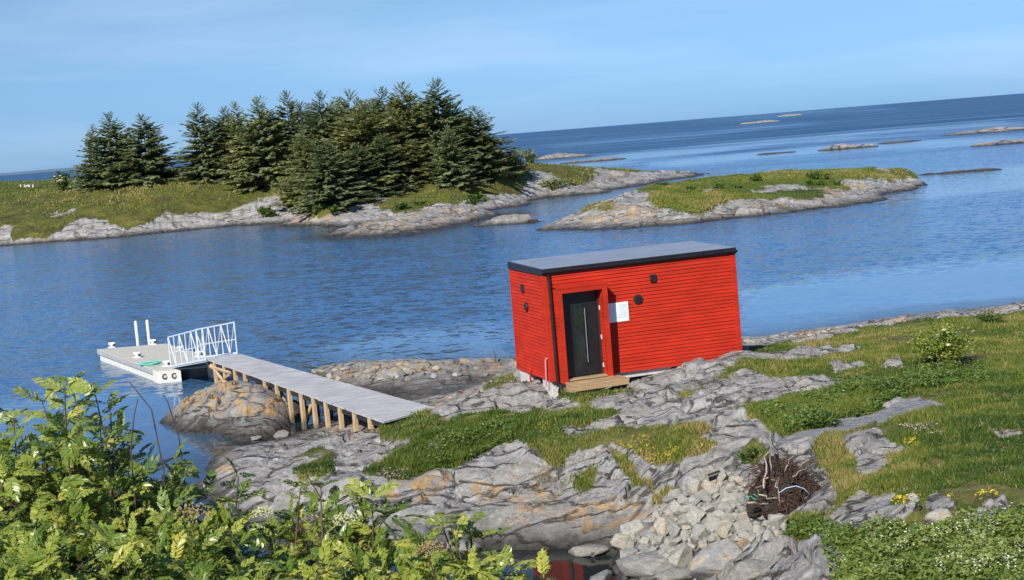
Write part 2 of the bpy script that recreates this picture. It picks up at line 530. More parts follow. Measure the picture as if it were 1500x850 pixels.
def mat_water():
    t = NT('sea_water')
    R, G, B = t.attr('mask')              # R calm, G shallow
    def slope(scale, rot, freq, detail):
        n = t.node('ShaderNodeTexNoise')
        n.inputs['Scale'].default_value = freq; n.inputs['Detail'].default_value = detail; n.inputs['Roughness'].default_value = 0.6
        t.L(t.coords(scale, rot=(0, 0, math.radians(rot))), n.inputs['Vector'])
        sub = t.node('ShaderNodeVectorMath', operation='SUBTRACT'); sub.inputs[1].default_value = (0.5, 0.5, 0.5)
        t.L(n.outputs['Color'], sub.inputs[0])
        return sub.outputs[0]
    gust = t.noise(t.coords((0.012, 0.05, 1), rot=(0, 0, math.radians(6))), 1.0, 4, 0.6)
    amp = t.math('SUBTRACT', 1.0, R)
    amp = t.math('MULTIPLY', amp, t.ramp(gust, [(0.32, 0.62), (0.6, 1.0)]))
    amp = t.math('MULTIPLY_ADD', amp, t.math('MULTIPLY_ADD', B, -0.55, 1.0), 0.006)
    acc = None
    for sl, k in ((slope((0.6, 1.0, 1), 18, 3.2, 3), 1.35), (slope((0.5, 1.0, 1), 10, 1.1, 3), 0.55), (slope((0.5, 1.0, 1), 25, 0.25, 2), 0.10)):
        sc = t.node('ShaderNodeVectorMath', operation='SCALE'); sc.inputs[3].default_value = k
        t.L(sl, sc.inputs[0])
        if acc is None: acc = sc.outputs[0]
        else:
            ad = t.node('ShaderNodeVectorMath', operation='ADD'); t.L(acc, ad.inputs[0]); t.L(sc.outputs[0], ad.inputs[1]); acc = ad.outputs[0]
    sc = t.node('ShaderNodeVectorMath', operation='SCALE'); t.L(acc, sc.inputs[0]); t.L(amp, sc.inputs[3])
    fl = t.node('ShaderNodeVectorMath', operation='MULTIPLY'); t.L(sc.outputs[0], fl.inputs[0]); fl.inputs[1].default_value = (1, 1, 0)
    ad = t.node('ShaderNodeVectorMath', operation='ADD'); t.L(fl.outputs[0], ad.inputs[0]); ad.inputs[1].default_value = (0, 0, 1)
    nn = t.node('ShaderNodeVectorMath', operation='NORMALIZE'); t.L(ad.outputs[0], nn.inputs[0])
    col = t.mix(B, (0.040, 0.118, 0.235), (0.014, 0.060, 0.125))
    col = t.mix(t.math('MULTIPLY', R, t.math('SUBTRACT', 1.0, B)), col, (0.09, 0.185, 0.31))  # calm zones: brightness of reflected sky painted into the body colour
    col = t.mix(G, col, (0.016, 0.020, 0.018))
    rgh = t.math('MULTIPLY_ADD', t.math('SUBTRACT', 1.0, R), t.math('MULTIPLY_ADD', t.math('MULTIPLY', B, t.ramp(t.noise(t.coords((0.006, 0.045, 1), rot=(0, 0, math.radians(4))), 1.0, 6, 0.65), [(0.36, 0.25), (0.58, 1.0)])), 0.33, 0.13), 0.03)
    t.out(col, rgh, nn.outputs[0], 0.5)
    t.bsdf.inputs['IOR'].default_value = 1.42
    return t.m


M['water'] = mat_water()

# ------------------------------------------------------------------ world, sun, camera
SUN_EL = math.radians(36)
SUN_DIR = Vector((0.26, 0.56, 0)).normalized() * math.cos(SUN_EL) + Vector((0, 0, -math.sin(SUN_EL)))   # travel direction
SKY_LOW = (0.22, 0.44, 0.97, 1)
SKY_MID = (0.44, 0.56, 0.75, 1)
SKY_HIGH = (0.46, 0.68, 1.02, 1)
w = bpy.data.worlds.new('World')
SC.world = w
w.use_nodes = True
nt = w.node_tree
bg = nt.nodes['Background']
sky = nt.nodes.new('ShaderNodeTexSky')
sky.sky_type = 'NISHITA'
sky.sun_disc = False
sky.sun_elevation = SUN_EL
to_sun = -SUN_DIR
sky.sun_rotation = math.atan2(to_sun.x, to_sun.y)
sky.altitude = 0
sky.air_density = 1.0
sky.dust_density = 0.2
sky.ozone_density = 3.0
tint = nt.nodes.new('ShaderNodeMix'); tint.data_type = 'RGBA'; tint.blend_type = 'MULTIPLY'
tint.inputs[0].default_value = 1.0
tint.inputs[7].default_value = (0.62, 0.88, 1.22, 1)
nt.links.new(sky.outputs[0], tint.inputs[6])
tcs = nt.nodes.new('ShaderNodeTexCoord'); sxs = nt.nodes.new('ShaderNodeSeparateXYZ'); rps = nt.nodes.new('ShaderNodeValToRGB')
nt.links.new(tcs.outputs['Generated'], sxs.inputs[0]); nt.links.new(sxs.outputs['Z'], rps.inputs[0])
els = rps.color_ramp.elements
els[0].position = 0.0; els[0].color = SKY_LOW
els[1].position = 0.35; els[1].color = SKY_HIGH
e = els.new(0.10); e.color = SKY_MID
nt.links.new(rps.outputs[0], tint.inputs[7])
# faint high cloud
tcw = nt.nodes.new('ShaderNodeTexCoord')
mpw = nt.nodes.new('ShaderNodeMapping'); mpw.inputs['Scale'].default_value = (2.0, 2.0, 16.0); mpw.inputs['Rotation'].default_value = (0.0, math.radians(5), 0)
nzw = nt.nodes.new('ShaderNodeTexNoise'); nzw.inputs['Scale'].default_value = 1.6; nzw.inputs['Detail'].default_value = 6
rpw = nt.nodes.new('ShaderNodeValToRGB')
rpw.color_ramp.elements[0].position = 0.46; rpw.color_ramp.elements[0].color = (0, 0, 0, 1)
rpw.color_ramp.elements[1].position = 0.8; rpw.color_ramp.elements[1].color = (0.22, 0.22, 0.22, 1)
nt.links.new(tcw.outputs['Generated'], mpw.inputs[0]); nt.links.new(mpw.outputs[0], nzw.inputs['Vector']); nt.links.new(nzw.outputs['Fac'], rpw.inputs[0])
cl = nt.nodes.new('ShaderNodeMix'); cl.data_type = 'RGBA'
nt.links.new(rpw.outputs[0], cl.inputs[0]); nt.links.new(tint.outputs[2], cl.inputs[6]); cl.inputs[7].default_value = (6.0, 7.4, 9.0, 1)
nt.links.new(cl.outputs[2], bg.inputs['Color'])
bg.inputs['Strength'].default_value = 0.10

sd = bpy.data.lights.new('sun', 'SUN')
sd.energy = 4.6
sd.angle = math.radians(0.5)
sd.color = (1.0, 0.95, 0.87)
so = bpy.data.objects.new('sun', sd)
COL.objects.link(so)
so.rotation_euler = SUN_DIR.to_track_quat('-Z', 'Y').to_euler()
so.location = (-20, -20, 40)

cd = bpy.data.cameras.new('camera')
cam = bpy.data.objects.new('camera', cd)
COL.objects.link(cam)
cd.sensor_width = 36
cd.lens = F / 1500 * 36
cd.clip_start = 0.1
cd.clip_end = 60000
dn = Vector((0, -ST, -CT)); rt = Vector((1, 0, 0)); fw = Vector((0, CT, -ST))
ix = rt * CR + dn * SR
iy = -rt * SR + dn * CR
cam.matrix_world = Matrix(((ix.x, -iy.x, -fw.x, 0), (ix.y, -iy.y, -fw.y, 0), (ix.z, -iy.z, -fw.z, H), (0, 0, 0, 1)))
SC.camera = cam
SC.view_settings.view_transform = 'Standard'
SC.view_settings.look = 'None'
SC.view_settings.exposure = 0.47
SC.view_settings.gamma = 1.0
SC.cycles.max_bounces = 6
SC.cycles.transparent_max_bounces = 8
SC.cycles.use_denoising = True


# ------------------------------------------------------------------ terrain
class Field:
    C = 0.7
    """height field over world XY from scattered control points (linear RBF)"""
    def __init__(self, px_pts, world_pts=(), c=0.7):
        self.C = c
        pts = [P(*p) if p[2] >= 0 else np.array([*P(p[0], p[1], 0)[:2], p[2]]) for p in px_pts] + [np.array(p, float) for p in world_pts]
        A = np.array(pts)
        self.xy = A[:, :2]; z = A[:, 2]
        n = len(A)
        D = np.hypot(*(self.xy[:, None, :] - self.xy[None, :, :]).transpose(2, 0, 1))
        self.zm = z.mean()
        K = np.sqrt(D * D + self.C ** 2) - np.eye(n) * 0.05
        one = np.ones((n, 1))
        S = np.block([[K, one], [one.T, np.zeros((1, 1))]])
        sol = np.linalg.lstsq(S, np.r_[z, 0], rcond=None)[0]
        self.w = sol[:n]; self.c = sol[n]

    def __call__(self, x, y):
        x = np.asarray(x, float); y = np.asarray(y, float)
        sh = x.shape
        x = x.ravel(); y = y.ravel()
        out = np.full(x.shape, self.c)
        for (a, b), wt in zip(self.xy, self.w):
            out += wt * np.sqrt((x - a) ** 2 + (y - b) ** 2 + self.C ** 2)
        return out.reshape(sh)


def rock_relief(x, y, s, seed):
    """bedrock relief: rounded whalebacks, strata, joint cracks; s = scale"""
    c, si = math.cos(0.32), math.sin(0.32)
    a = (x * c + y * si) / s; b = (-x * si + y * c) / s
    wx = fbm(a * 0.9, b * 0.9, seed + 3, 3) * 0.5; wy = fbm(a * 0.9, b * 0.9, seed + 4, 3) * 0.5
    big = fbm(a * 0.30, b * 0.55, seed, 4) * 0.30
    strata = 1 - np.abs(fbm(a * 0.45 + wx, b * 1.7 + wy, seed + 1, 4))
    e1, id1, cx1, cy1 = voro(a * 0.42 + wx * 0.5, b * 0.85 + wy * 0.5, seed + 2)
    e2, id2, cx2, cy2 = voro(a * 1.25 + wx, b * 2.2 + wy, seed + 6)
    crack = 1 - sstep(0.0, 0.075, e1)
    crack2 = 1 - sstep(0.0, 0.07, e2)
    m2 = sstep(-0.1, 0.2, fbm(a * 0.5, b * 0.5, seed + 8, 2))
    blocks = (id1 - 0.5) * 0.22 + cy1 * (_tilt(id1)) * 0.22 + cx1 * _tilt(id1 * 7.3) * 0.12
    fr = np.mod(b * 0.95 + a * 0.12 + wx * 1.5 + wy * 0.6, 1.0)
    saw = (fr - sstep(0.90, 1.0, fr)) * 0.17 * sstep(-0.25, 0.25, fbm(a * 0.35, b * 0.5, seed + 12, 2))
    fr2 = np.mod(a * 0.55 - b * 0.3 + wy * 1.6, 1.0)
    saw = saw + (fr2 - sstep(0.93, 1.0, fr2)) * 0.11
    fine = fbm(a * 3.2, b * 4.5, seed + 5, 4) * 0.05 + (id2 - 0.5) * 0.06 * m2
    h = big + saw - 0.08 + (strata - 0.7) * 0.22 + blocks * 1.25 + fine - crack * 0.20 - crack2 * 0.06 * m2
    return h * s, np.maximum(crack, crack2 * m2 * 0.6)


def _tilt(v):
    return (np.mod(v * 13.7, 1.0) - 0.35)


def grid_terrain(name, field, ur, yr, nu, ny, mat, maskfn, rs=1.0, seed=0, relief=1.0, grass_h=0.05, origin=(0.0, 0.0), zcut=-0.9, yfn=None, shal=(-0.5, 0.15)):
    u = np.linspace(ur[0], ur[1], nu)
    tt = np.linspace(0, 1, ny)
    Y = yfn(tt) if yfn else yr[0] * (yr[1] / yr[0]) ** tt
    UU, YY = np.meshgrid(u, Y)
    X = UU * YY + origin[0]
    Yw = YY + origin[1]
    z0 = field(X, Yw)
    R, G, B = maskfn(X, Yw, z0)
    rr, crack = rock_relief(X, Yw, rs, seed)
    depth = sstep(shal[0], shal[1], z0)
    z = z0 + rr * relief * (1 - 0.8 * R) * (1 - G) * (0.12 + 0.88 * depth)
    z = z + R * (grass_h + fbm(X / rs * 0.8, Yw / rs * 0.8, seed + 31, 4) * 0.10 * rs + fbm(X / rs * 3.5, Yw / rs * 3.5, seed + 33, 3) * 0.035 * rs)
    z = z + G * (0.03 + fbm(X * 6, Yw * 6, seed + 37, 2) * 0.02)
    V = np.stack([X, Yw, z], -1).reshape(-1, 3)
    idx = np.arange(nu * ny).reshape(ny, nu)
    q = np.stack([idx[:-1, :-1], idx[:-1, 1:], idx[1:, 1:], idx[1:, :-1]], -1).reshape(-1, 4)
    keep = (V[q, 2].max(1) > zcut)
    q = q[keep]
    used = np.zeros(len(V), bool); used[q.ravel()] = True
    remap = np.cumsum(used) - 1
    col = np.stack([R, G, B], -1).reshape(-1, 3)
    me = np_mesh(name, V[used], [remap[q]], True, col[used])
    o = link(name, me, mat)
    o['kind'] = 'structure'
    return o, (X, Yw, z, R, G, B)


# ---- main shore -----------------------------------------------------------
LAND = [
    # rock shelf behind the jetty
    (452, 546, .15), (500, 540, .5), (550, 537, .62), (600, 537, .62), (650, 537, .5), (700, 534, .45), (752, 533, .5),
    (560, 562, .2), (600, 578, .12), (640, 578, .12), (680, 570, .15), (720, 558, .2), (745, 548, .4), (520, 553, .35), (600, 555, .35), (670, 552, .3),
    (450, 532, -.7), (520, 526, -.7), (600, 523, -.7), (680, 520, -.7), (760, 516, -.7), (430, 548, -.5), (440, 560, -.4),
    # slab by the jetty end and cabin
    (640, 600, .82), (628, 592, .45), (700, 574, .8), (755, 552, 1.0), (765, 572, 1.02), (800, 580, 1.12), (720, 600, 1.05), (650, 622, 1.0),
    (600, 614, .80), (570, 624, .75), (590, 642, .9), (680, 590, .95), (820, 577, 1.18), (850, 582, 1.2), (900, 575, 1.25), (960, 560, 1.3), (1040, 540, 1.38),
    # inlet under the jetty
    (430, 634, 0.02), (400, 646, 0.03), (370, 650, 0), (330, 662, 0), (300, 684, 0), (400, 628, -.4), (440, 612, -.35), (480, 598, -.3), (530, 596, .0), (470, 624, .12), (500, 616, .35), (540, 614, .6), (510, 604, .1),
    (450, 638, .25), (350, 640, -.4), (300, 655, -.5),
    # slabs on the left
    (310, 692, .3), (350, 672, .45), (400, 664, .5), (450, 650, .5), (500, 632, .6), (430, 690, .85), (480, 680, .85), (520, 660, .85), (560, 650, .88),
    (540, 692, 0.8), (340, 720, .45), (400, 715, .7), (620, 660, 1.0), (680, 640, 1.1), (760, 615, 1.2),
    # bank above the pool
    (450, 722, 0.7), (520, 722, 0.7), (560, 720, 0.65), (600, 702, 0.75), (640, 690, 0.8), (700, 668, 0.9), (760, 658, 1), (820, 690, 0.78),
    (880, 682, 0.85), (940, 702, 0.85), (900, 740, 0.55), (850, 750, 0.4), (760, 738, 0.46), (700, 735, 0.48), (640, 735, 0.5), (600, 742, 0.52), (575, 762, 0.3), (600, 770, 0.3), (640, 766, 0.34), (620, 788, 0.12), (690, 790, 0.12),
    (560, 797, 0), (620, 802, .02), (680, 804, 0), (740, 805, 0.02), (800, 806, 0), (860, 804, .03), (895, 812, .05), (912, 835, .05), (895, 852, .02),
    (660, 772, 0.34), (740, 768, 0.36), (820, 772, 0.32), (880, 772, 0.32), (920, 780, 0.3),
    (620, 832, -1.1), (700, 832, -1.1), (780, 832, -1.1), (840, 832, -.9), (500, 850, -1), (560, 840, -1), (870, 826, -.5), (700, 860, -1.2), (800, 860, -1.2),
    (300, 704, -.02), (360, 744, 0), (440, 774, 0), (520, 796, 0), (250, 690, -.5), (250, 760, -.6), (350, 800, -.6), (450, 838, -.6),
    (150, 700, -.7), (50, 700, -.8), (50, 600, -1.2), (200, 620, -1.0), (250, 640, -.8), (200, 560, -1.4), (380, 690, .45), (470, 760, .3),
    # stone heap side
    (930, 806, .3), (960, 842, .32), (1000, 772, 0.66), (1050, 822, .85), (1000, 822, .55), (940, 772, 0.4), (960, 742, 0.62), (1000, 722, 0.92),
    (1060, 692, 1.38), (1100, 752, 1.3), (1060, 762, 1.1), (1130, 802, 1.4), (1100, 842, 1.15), (1000, 852, .5), (1200, 852, 1.6),
    # middle
    (900, 600, 1.34), (950, 612, 1.32), (900, 640, 1.15), (1000, 642, 1.46), (1000, 602, 1.42), (1000, 682, 1.35), (1060, 642, 1.6), (1060, 602, 1.52), (1060, 562, 1.45), (840, 640, 1.25),
    # right of the cabin
    (1085, 530, 1.42), (1110, 520, 1.3), (1150, 515, 1.15), (1090, 500, .0), (1150, 492, .05), (1200, 485, .1), (1260, 475, .15), (1300, 468, .2), (1350, 463, .2), (1400, 456, .2), (1450, 451, .25), (1500, 446, .25),
    (1090, 486, -.8), (1200, 470, -.8), (1300, 453, -.8), (1400, 441, -.8), (1500, 431, -.8),
    (1150, 503, .45), (1200, 499, .6), (1300, 488, .8), (1400, 478, .9), (1500, 468, .95), (1160, 532, 1.32), (1250, 520, 1.2), (1350, 530, 1.45), (1500, 510, 1.35),
    (1250, 560, 1.5), (1400, 580, 1.7), (1500, 570, 1.7), (1150, 602, 1.62), (1250, 622, 1.75), (1350, 642, 1.9), (1500, 642, 1.95), (1200, 682, 1.75), (1300, 702, 1.95),
    (1450, 722, 2.12), (1170, 742, 1.62), (1250, 762, 1.9), (1330, 782, 2.08), (1450, 802, 2.28), (1500, 850, 2.4), (1300, 842, 2.05), (1200, 802, 1.7),
    (1650, 500, 1.3), (1650, 642, 2.0), (1650, 802, 2.4), (1620, 440, .2), (1760, 436, .2), (1620, 424, -.8), (1760, 418, -.8),
    # behind the cabin
    (1000, 502, .0), (920, 508, .0), (840, 514, .05), (1000, 490, -.7), (900, 496, -.7), (820, 502, -.7),
]
LANDW = [(-9, 19.5, -.2), (-5, 20, -.8), (-1, 20.3, -.8), (2.2, 18.5, .45), (-9, 16, .8), (-5, 16, .9), (-1, 16, 1.0), (3, 16, 1.4),
         (-9, 12, 2.1), (-5, 12, 2.2), (-1, 12, 2.3), (3, 12, 2.6), (6, 12, 2.85), (10, 13, 2.9), (-9, 8, 3.3), (-4, 8, 3.5), (0, 8, 3.6), (4, 8, 3.8), (9, 8, 3.9),
         (-6, 4.5, 4.4), (0, 4.5, 4.7), (6, 4.5, 4.8), (-6, 0, 5.6), (0, 0, 5.8), (6, 0, 5.8), (0, -6, 6.0), (-14, 25, -1.2), (-14, 15, .0)]
land = Field(LAND, LANDW)

GRASS = [
    [(528, 696), (614, 645), (668, 615), (730, 603), (791, 604), (777, 625), (800, 645), (786, 657), (745, 655), (723, 659), (689, 676), (641, 690), (600, 707), (539, 703)],
    [(791, 604), (852, 597), (893, 604), (859, 628), (825, 633), (842, 642), (876, 638), (950, 626), (950, 678), (927, 669), (893, 662), (835, 672), (818, 690), (791, 679), (777, 655), (757, 638)],
    [(553, 628), (586, 611), (634, 609), (655, 618), (627, 632), (603, 644), (582, 644), (560, 637)],
    [(420, 655), (455, 645), (490, 660), (485, 690), (435, 697)],
    [(850, 600), (905, 600), (900, 615), (860, 625)],
    [(891, 653), (945, 634), (983, 628), (1028, 620), (1040, 628), (1015, 643), (1028, 655), (1053, 656), (1041, 672), (1002, 685), (958, 685), (926, 678)],
    [(1056, 599), (1091, 596), (1136, 590), (1183, 578), (1230, 572), (1262, 560), (1320, 588), (1290, 600), (1250, 614), (1199, 628), (1164, 640), (1136, 640), (1114, 621), (1091, 609)],
    [(985, 578), (1040, 562), (1080, 540), (1090, 532), (1135, 530), (1190, 530), (1260, 520), (1260, 562), (1230, 563), (1187, 552), (1136, 548), (1080, 552), (1040, 562), (1010, 590)],
    [(1085, 513), (1200, 494), (1300, 478), (1400, 466), (1510, 457), (1800, 440), (1800, 600), (1400, 596), (1360, 586), (1320, 586), (1262, 560), (1255, 510), (1180, 513), (1120, 524)],
    [(1368, 594), (1800, 590), (1800, 1200), (1240, 1200), (1225, 850), (1200, 830), (1155, 825), (1147, 771), (1199, 758), (1225, 745), (1215, 700), (1190, 672), (1193, 649), (1210, 640), (1250, 637), (1334, 611)],
    [(950, 735), (985, 725), (1005, 735), (985, 748), (960, 750)],
    [(1085, 660), (1110, 655), (1125, 672), (1105, 690), (1088, 680)],
    [(830, 565), (870, 575), (930, 565), (900, 578), (850, 590), (815, 585)],
    [(728, 545), (757, 552), (757, 566), (700, 573)],
    [(815, 738), (850, 700), (880, 690), (870, 720), (845, 752)],
    [(880, 660), (930, 690), (960, 730), (940, 720), (900, 690)],
]
ROCKS = [
    [(1232, 657), (1278, 646), (1334, 664), (1295, 669), (1310, 680), (1260, 690), (1250, 672)],
    [(1131, 525), (1173, 516), (1255, 512), (1249, 519), (1204, 525), (1150, 530)],
    [(1190, 768), (1221, 751), (1259, 726), (1315, 726), (1302, 746), (1313, 757), (1348, 766), (1310, 786), (1262, 792), (1229, 778)],
    [(1418, 778), (1440, 758), (1480, 750), (1475, 770), (1440, 782)],
    [(1150, 800), (1180, 790), (1230, 800), (1240, 860), (1140, 870)],
    [(1349, 752), (1372, 736), (1395, 744), (1404, 762), (1370, 772)],
    [(1480, 490), (1510, 480), (1510, 492), (1485, 496)],
    [(1385, 606), (1420, 600), (1440, 606), (1400, 613)], [(1452, 640), (1490, 634), (1500, 642), (1465, 648)], [(1345, 684), (1370, 678), (1392, 684), (1362, 692)], [(1210, 540), (1260, 534), (1275, 541), (1225, 547)], [(1440, 700), (1462, 694), (1482, 701), (1455, 708)], [(1290, 540), (1318, 536), (1325, 543), (1300, 547)],
    [(1240, 690), (1262, 684), (1292, 690), (1270, 698)],
    [(1130, 500), (1200, 492), (1290, 480), (1240, 490), (1180, 502)],
]
GRAVEL = [(1328, 590), (1362, 588), (1369, 595), (1334, 610), (1289, 622), (1249, 635), (1207, 640), (1193, 651), (1150, 668), (1118, 665), (1150, 642), (1207, 625), (1255, 614), (1297, 600)]
ORANGE = [[(560, 708), (640, 715), (645, 745), (570, 745)], [(735, 745), (790, 745), (785, 770), (740, 772)], [(810, 745), (960, 740), (960, 775), (850, 775)],
          [(640, 690), (660, 700), (650, 725), (625, 710)], [(900, 720), (960, 745), (940, 780), (880, 770)], [(290, 670), (345, 670), (340, 700), (295, 700)],
          [(460, 545), (560, 528), (560, 552), (470, 556)], [(560, 526), (740, 528), (740, 545), (560, 546)], [(1160, 485), (1200, 480), (1200, 500), (1160, 500)], [(1040, 775), (1100, 770), (1080, 830), (1030, 820)],
          [(690, 720), (800, 715), (800, 742), (700, 745)]]


def soft_poly(px, py, polys, x, y, amp, seed, k=4):
    acc = np.zeros(px.shape)
    for j in range(k):
        dx = fbm(x * 1.3 + j * 0.13, y * 1.3, seed + j * 3, 4) * amp * 1.6
        dy = fbm(x * 1.3 - 40, y * 1.3 + j * 0.13, seed + 50 + j * 3, 4) * amp
        r = np.zeros(px.shape, bool)
        for p in polys:
            r |= inpoly(px + dx, py + dy, p)
        acc += r
    return acc / k


def land_mask(X, Y, z):
    ok = Y > 3
    px, py = proj(X, np.where(ok, Y, 3), z)
    g = soft_poly(px, py, GRASS, X, Y, 9, 100)
    r = soft_poly(px, py, ROCKS, X, Y, 7, 200)
    gv = soft_poly(px, py, [GRAVEL], X, Y, 4, 300)
    rim = sstep(0.45, 0.7, z + fbm(X, Y, 77, 3) * 0.25)
    near = (py > 870) | (Y < 13)
    g = np.where(near, sstep(1.2, 1.7, z + fbm(X, Y, 78, 3) * 0.4), g)
    g = g * (1 - r) * (1 - gv) * rim
    og = soft_poly(px, py, ORANGE, X, Y, 8, 400)
    og = np.maximum(og, 0.55 * sstep(0.25, 0.5, fbm(X * 0.5, Y * 0.5, 411, 3)) * sstep(0.3, 0.5, z) * (1 - sstep(0.9, 1.3, z)))
    return g, gv, og * 0.9


def land_rows(t):
    a = 1.5 * (12.5 / 1.5) ** (t / 0.10)
    b = 12.5 * (54 / 12.5) ** ((t - 0.10) / 0.90)
    return np.where(t < 0.10, a, b)


shore, LG = grid_terrain('coast_ground', land, (-0.46, 0.56), (1.5, 54), 860, 760, M['land'], land_mask, 1.0, 5, 0.85, 0.05, yfn=land_rows, shal=(-0.2, 1.0))
tag(shore, 'grassy rocky shore running from the foreground to the red cabin', 'ground')

# ---- lichened rock under the jetty
ISL = [(243, 624, 0), (270, 632, 0), (320, 634, 0), (380, 632, 0), (422, 624, .0), (258, 604, .35), (300, 594, .62), (340, 590, .78), (390, 588, .75), (418, 600, .45), (340, 572, .6), (385, 571, .7), (280, 588, .45),
       (225, 628, -.5), (300, 650, -.5), (400, 646, -.5), (440, 628, -.5), (236, 600, -.4), (285, 570, -.4), (350, 558, -.5), (410, 566, -.4), (440, 590, -.5), (300, 612, .42), (360, 612, .5), (395, 612, .4)]
islet = Field(ISL, [(-14, 40, -.9), (-11, 50, -.9), (-4, 45, -.9), (-6, 34, -.9)])


def islet_mask(X, Y, z):
    px, py = proj(X, Y, z)
    og = soft_poly(px, py, [[(255, 592), (330, 560), (360, 570), (345, 590), (300, 600), (262, 604)], [(335, 585), (405, 575), (405, 605), (360, 606)]], X, Y, 7, 500)
    return X * 0, X * 0, np.maximum(og, 0.35 * sstep(0.35, 0.6, z))


rock_islet, _ = grid_terrain('rock_islet', islet, (-0.30, -0.12), (36, 50), 260, 240, M['islet'], islet_mask, 0.8, 9, 0.75, zcut=-0.6)
tag(rock_islet, 'dark fissured rock with orange lichen beneath the jetty', 'rock')

# ---- wooded island on the left
def at_dist(lst):
    return [tuple(PY(x, y + 5 * min(1, max(0, (Z - 100) / 25)), Z)) for x, y, Z in lst]


WISL = [(-60, 366, 0), (0, 361, 0), (50, 357, 0), (100, 354, 0), (150, 350, 0), (200, 345, 0), (250, 340, 0), (300, 335, 0), (350, 331, 0), (390, 329, 0), (440, 332, 0), (490, 348, 0), (540, 349, 0), (600, 344, 0), (650, 335, 0), (685, 325, 0), (715, 302, 0), (760, 296, 0), (800, 291, 0), (840, 287, 0), (880, 283, 0), (940, 272, 0), (985, 263, 0),
        (-60, 385, -1.5), (100, 370, -1.5), (200, 360, -1.5), (300, 350, -1.5), (420, 345, -1.2), (480, 358, -1.2), (600, 356, -1.2), (700, 335, -1.2), (740, 308, -1.0), (800, 301, -1.0), (880, 292, -1.2), (1000, 268, -1.2)]
WISLD = at_dist([(-40, 342, 149), (0, 340, 149), (50, 334, 149), (100, 328, 150), (150, 324, 150), (200, 320, 150), (250, 317, 151), (300, 315, 152), (340, 314, 152), (380, 316, 150), (430, 318, 146),
        (0, 320, 156), (100, 306, 158), (200, 296, 156), (300, 292, 157), (380, 301, 154), (-40, 305, 168), (0, 298, 168), (50, 291, 168), (100, 284, 168), (150, 276, 167), (200, 269, 166), (235, 265, 166), (270, 263, 166), (310, 266, 165), (350, 273, 164), (390, 282, 160), (420, 290, 156),
        (470, 306, 140), (500, 305, 140), (560, 296, 142), (590, 285, 145), (620, 277, 147), (660, 270, 150), (700, 263, 154), (740, 262, 157), (780, 248, 165), (830, 246, 168), (880, 260, 170), (910, 264, 172), (950, 258, 182),
        (500, 335, 121), (540, 325, 124), (600, 318, 124), (650, 308, 128), (690, 302, 132), (460, 322, 139), (560, 318, 130), (530, 322, 127), (720, 288, 150), (800, 278, 160), (860, 273, 165), (640, 296, 138), (690, 285, 144)])
WISLW = [(-50, 100, -2), (-30, 95, -2), (-15, 92, -2), (0, 92, -2), (-60, 115, -2), (-40, 118, -2), (-22, 112, -2), (-8, 100, -2), (10, 105, -2), (16, 125, -1.6), (25, 140, -1.6),
         (-100, 250, 6.0), (-60, 250, 4.0), (-75, 200, 5.2), (-55, 190, 5.0), (-40, 186, 5.2), (-30, 186, 4.8), (-20, 182, 3.8), (-5, 182, 3.2), (8, 184, 2.8), (18, 192, 1.2), (30, 205, -1), (-40, 230, 1), (-10, 215, -.8), (15, 212, -1), (-130, 320, 6.2), (-80, 320, 3.0), (-170, 420, 6.0), (-60, 420, -1), (-30, 280, -1.2), (-150, 520, 3), (34, 160, -1.4)] + WISLD
wisl = Field(WISL, WISLW, 1.2)


def wisl_mask(X, Y, z):
    px, py = proj(X, Y, z)
    n = fbm(X * 0.22, Y * 0.12, 600, 5)
    g = sstep(-0.12, 0.12, (z - 1.45) + n * 2.6)
    lob = soft_poly(px, py, [[(480, 350), (560, 312), (640, 308), (690, 300), (720, 330), (600, 350)], [(400, 332), (430, 312), (470, 304), (510, 310), (500, 335)]], X * .3, Y * .3, 5, 620)
    g = g * (1 - lob * sstep(-0.15, 0.1, 0.12 - n))
    mead = soft_poly(px, py, [[(545, 300), (600, 283), (640, 258), (700, 250), (760, 258), (735, 284), (690, 294), (640, 300), (580, 312)]], X * .3, Y * .3, 4, 660)
    g = np.maximum(g, mead)
    low = soft_poly(px, py, [[(840, 290), (860, 262), (990, 250), (1000, 275)]], X * .3, Y * .3, 5, 640)
    g = g * (1 - low * 0.8)
    g = np.where(z > 3.0, np.maximum(g, sstep(-0.55, -0.35, n + 0.15)), g)
    og = 0.6 * sstep(0.25, 0.5, fbm(X * 0.2, Y * 0.2, 650, 3)) * sstep(0.4, 0.8, z)
    return g, X * 0, np.maximum(og, lob * 0.5)


o, WG = grid_terrain('island', wisl, (-0.46, 0.17), (93, 520), 620, 420, M['far'], wisl_mask, 2.6, 21, 0.62, 0.15, zcut=-0.8)
tag(o, 'spruce covered island of olive heath and pale rock across the water', 'island')


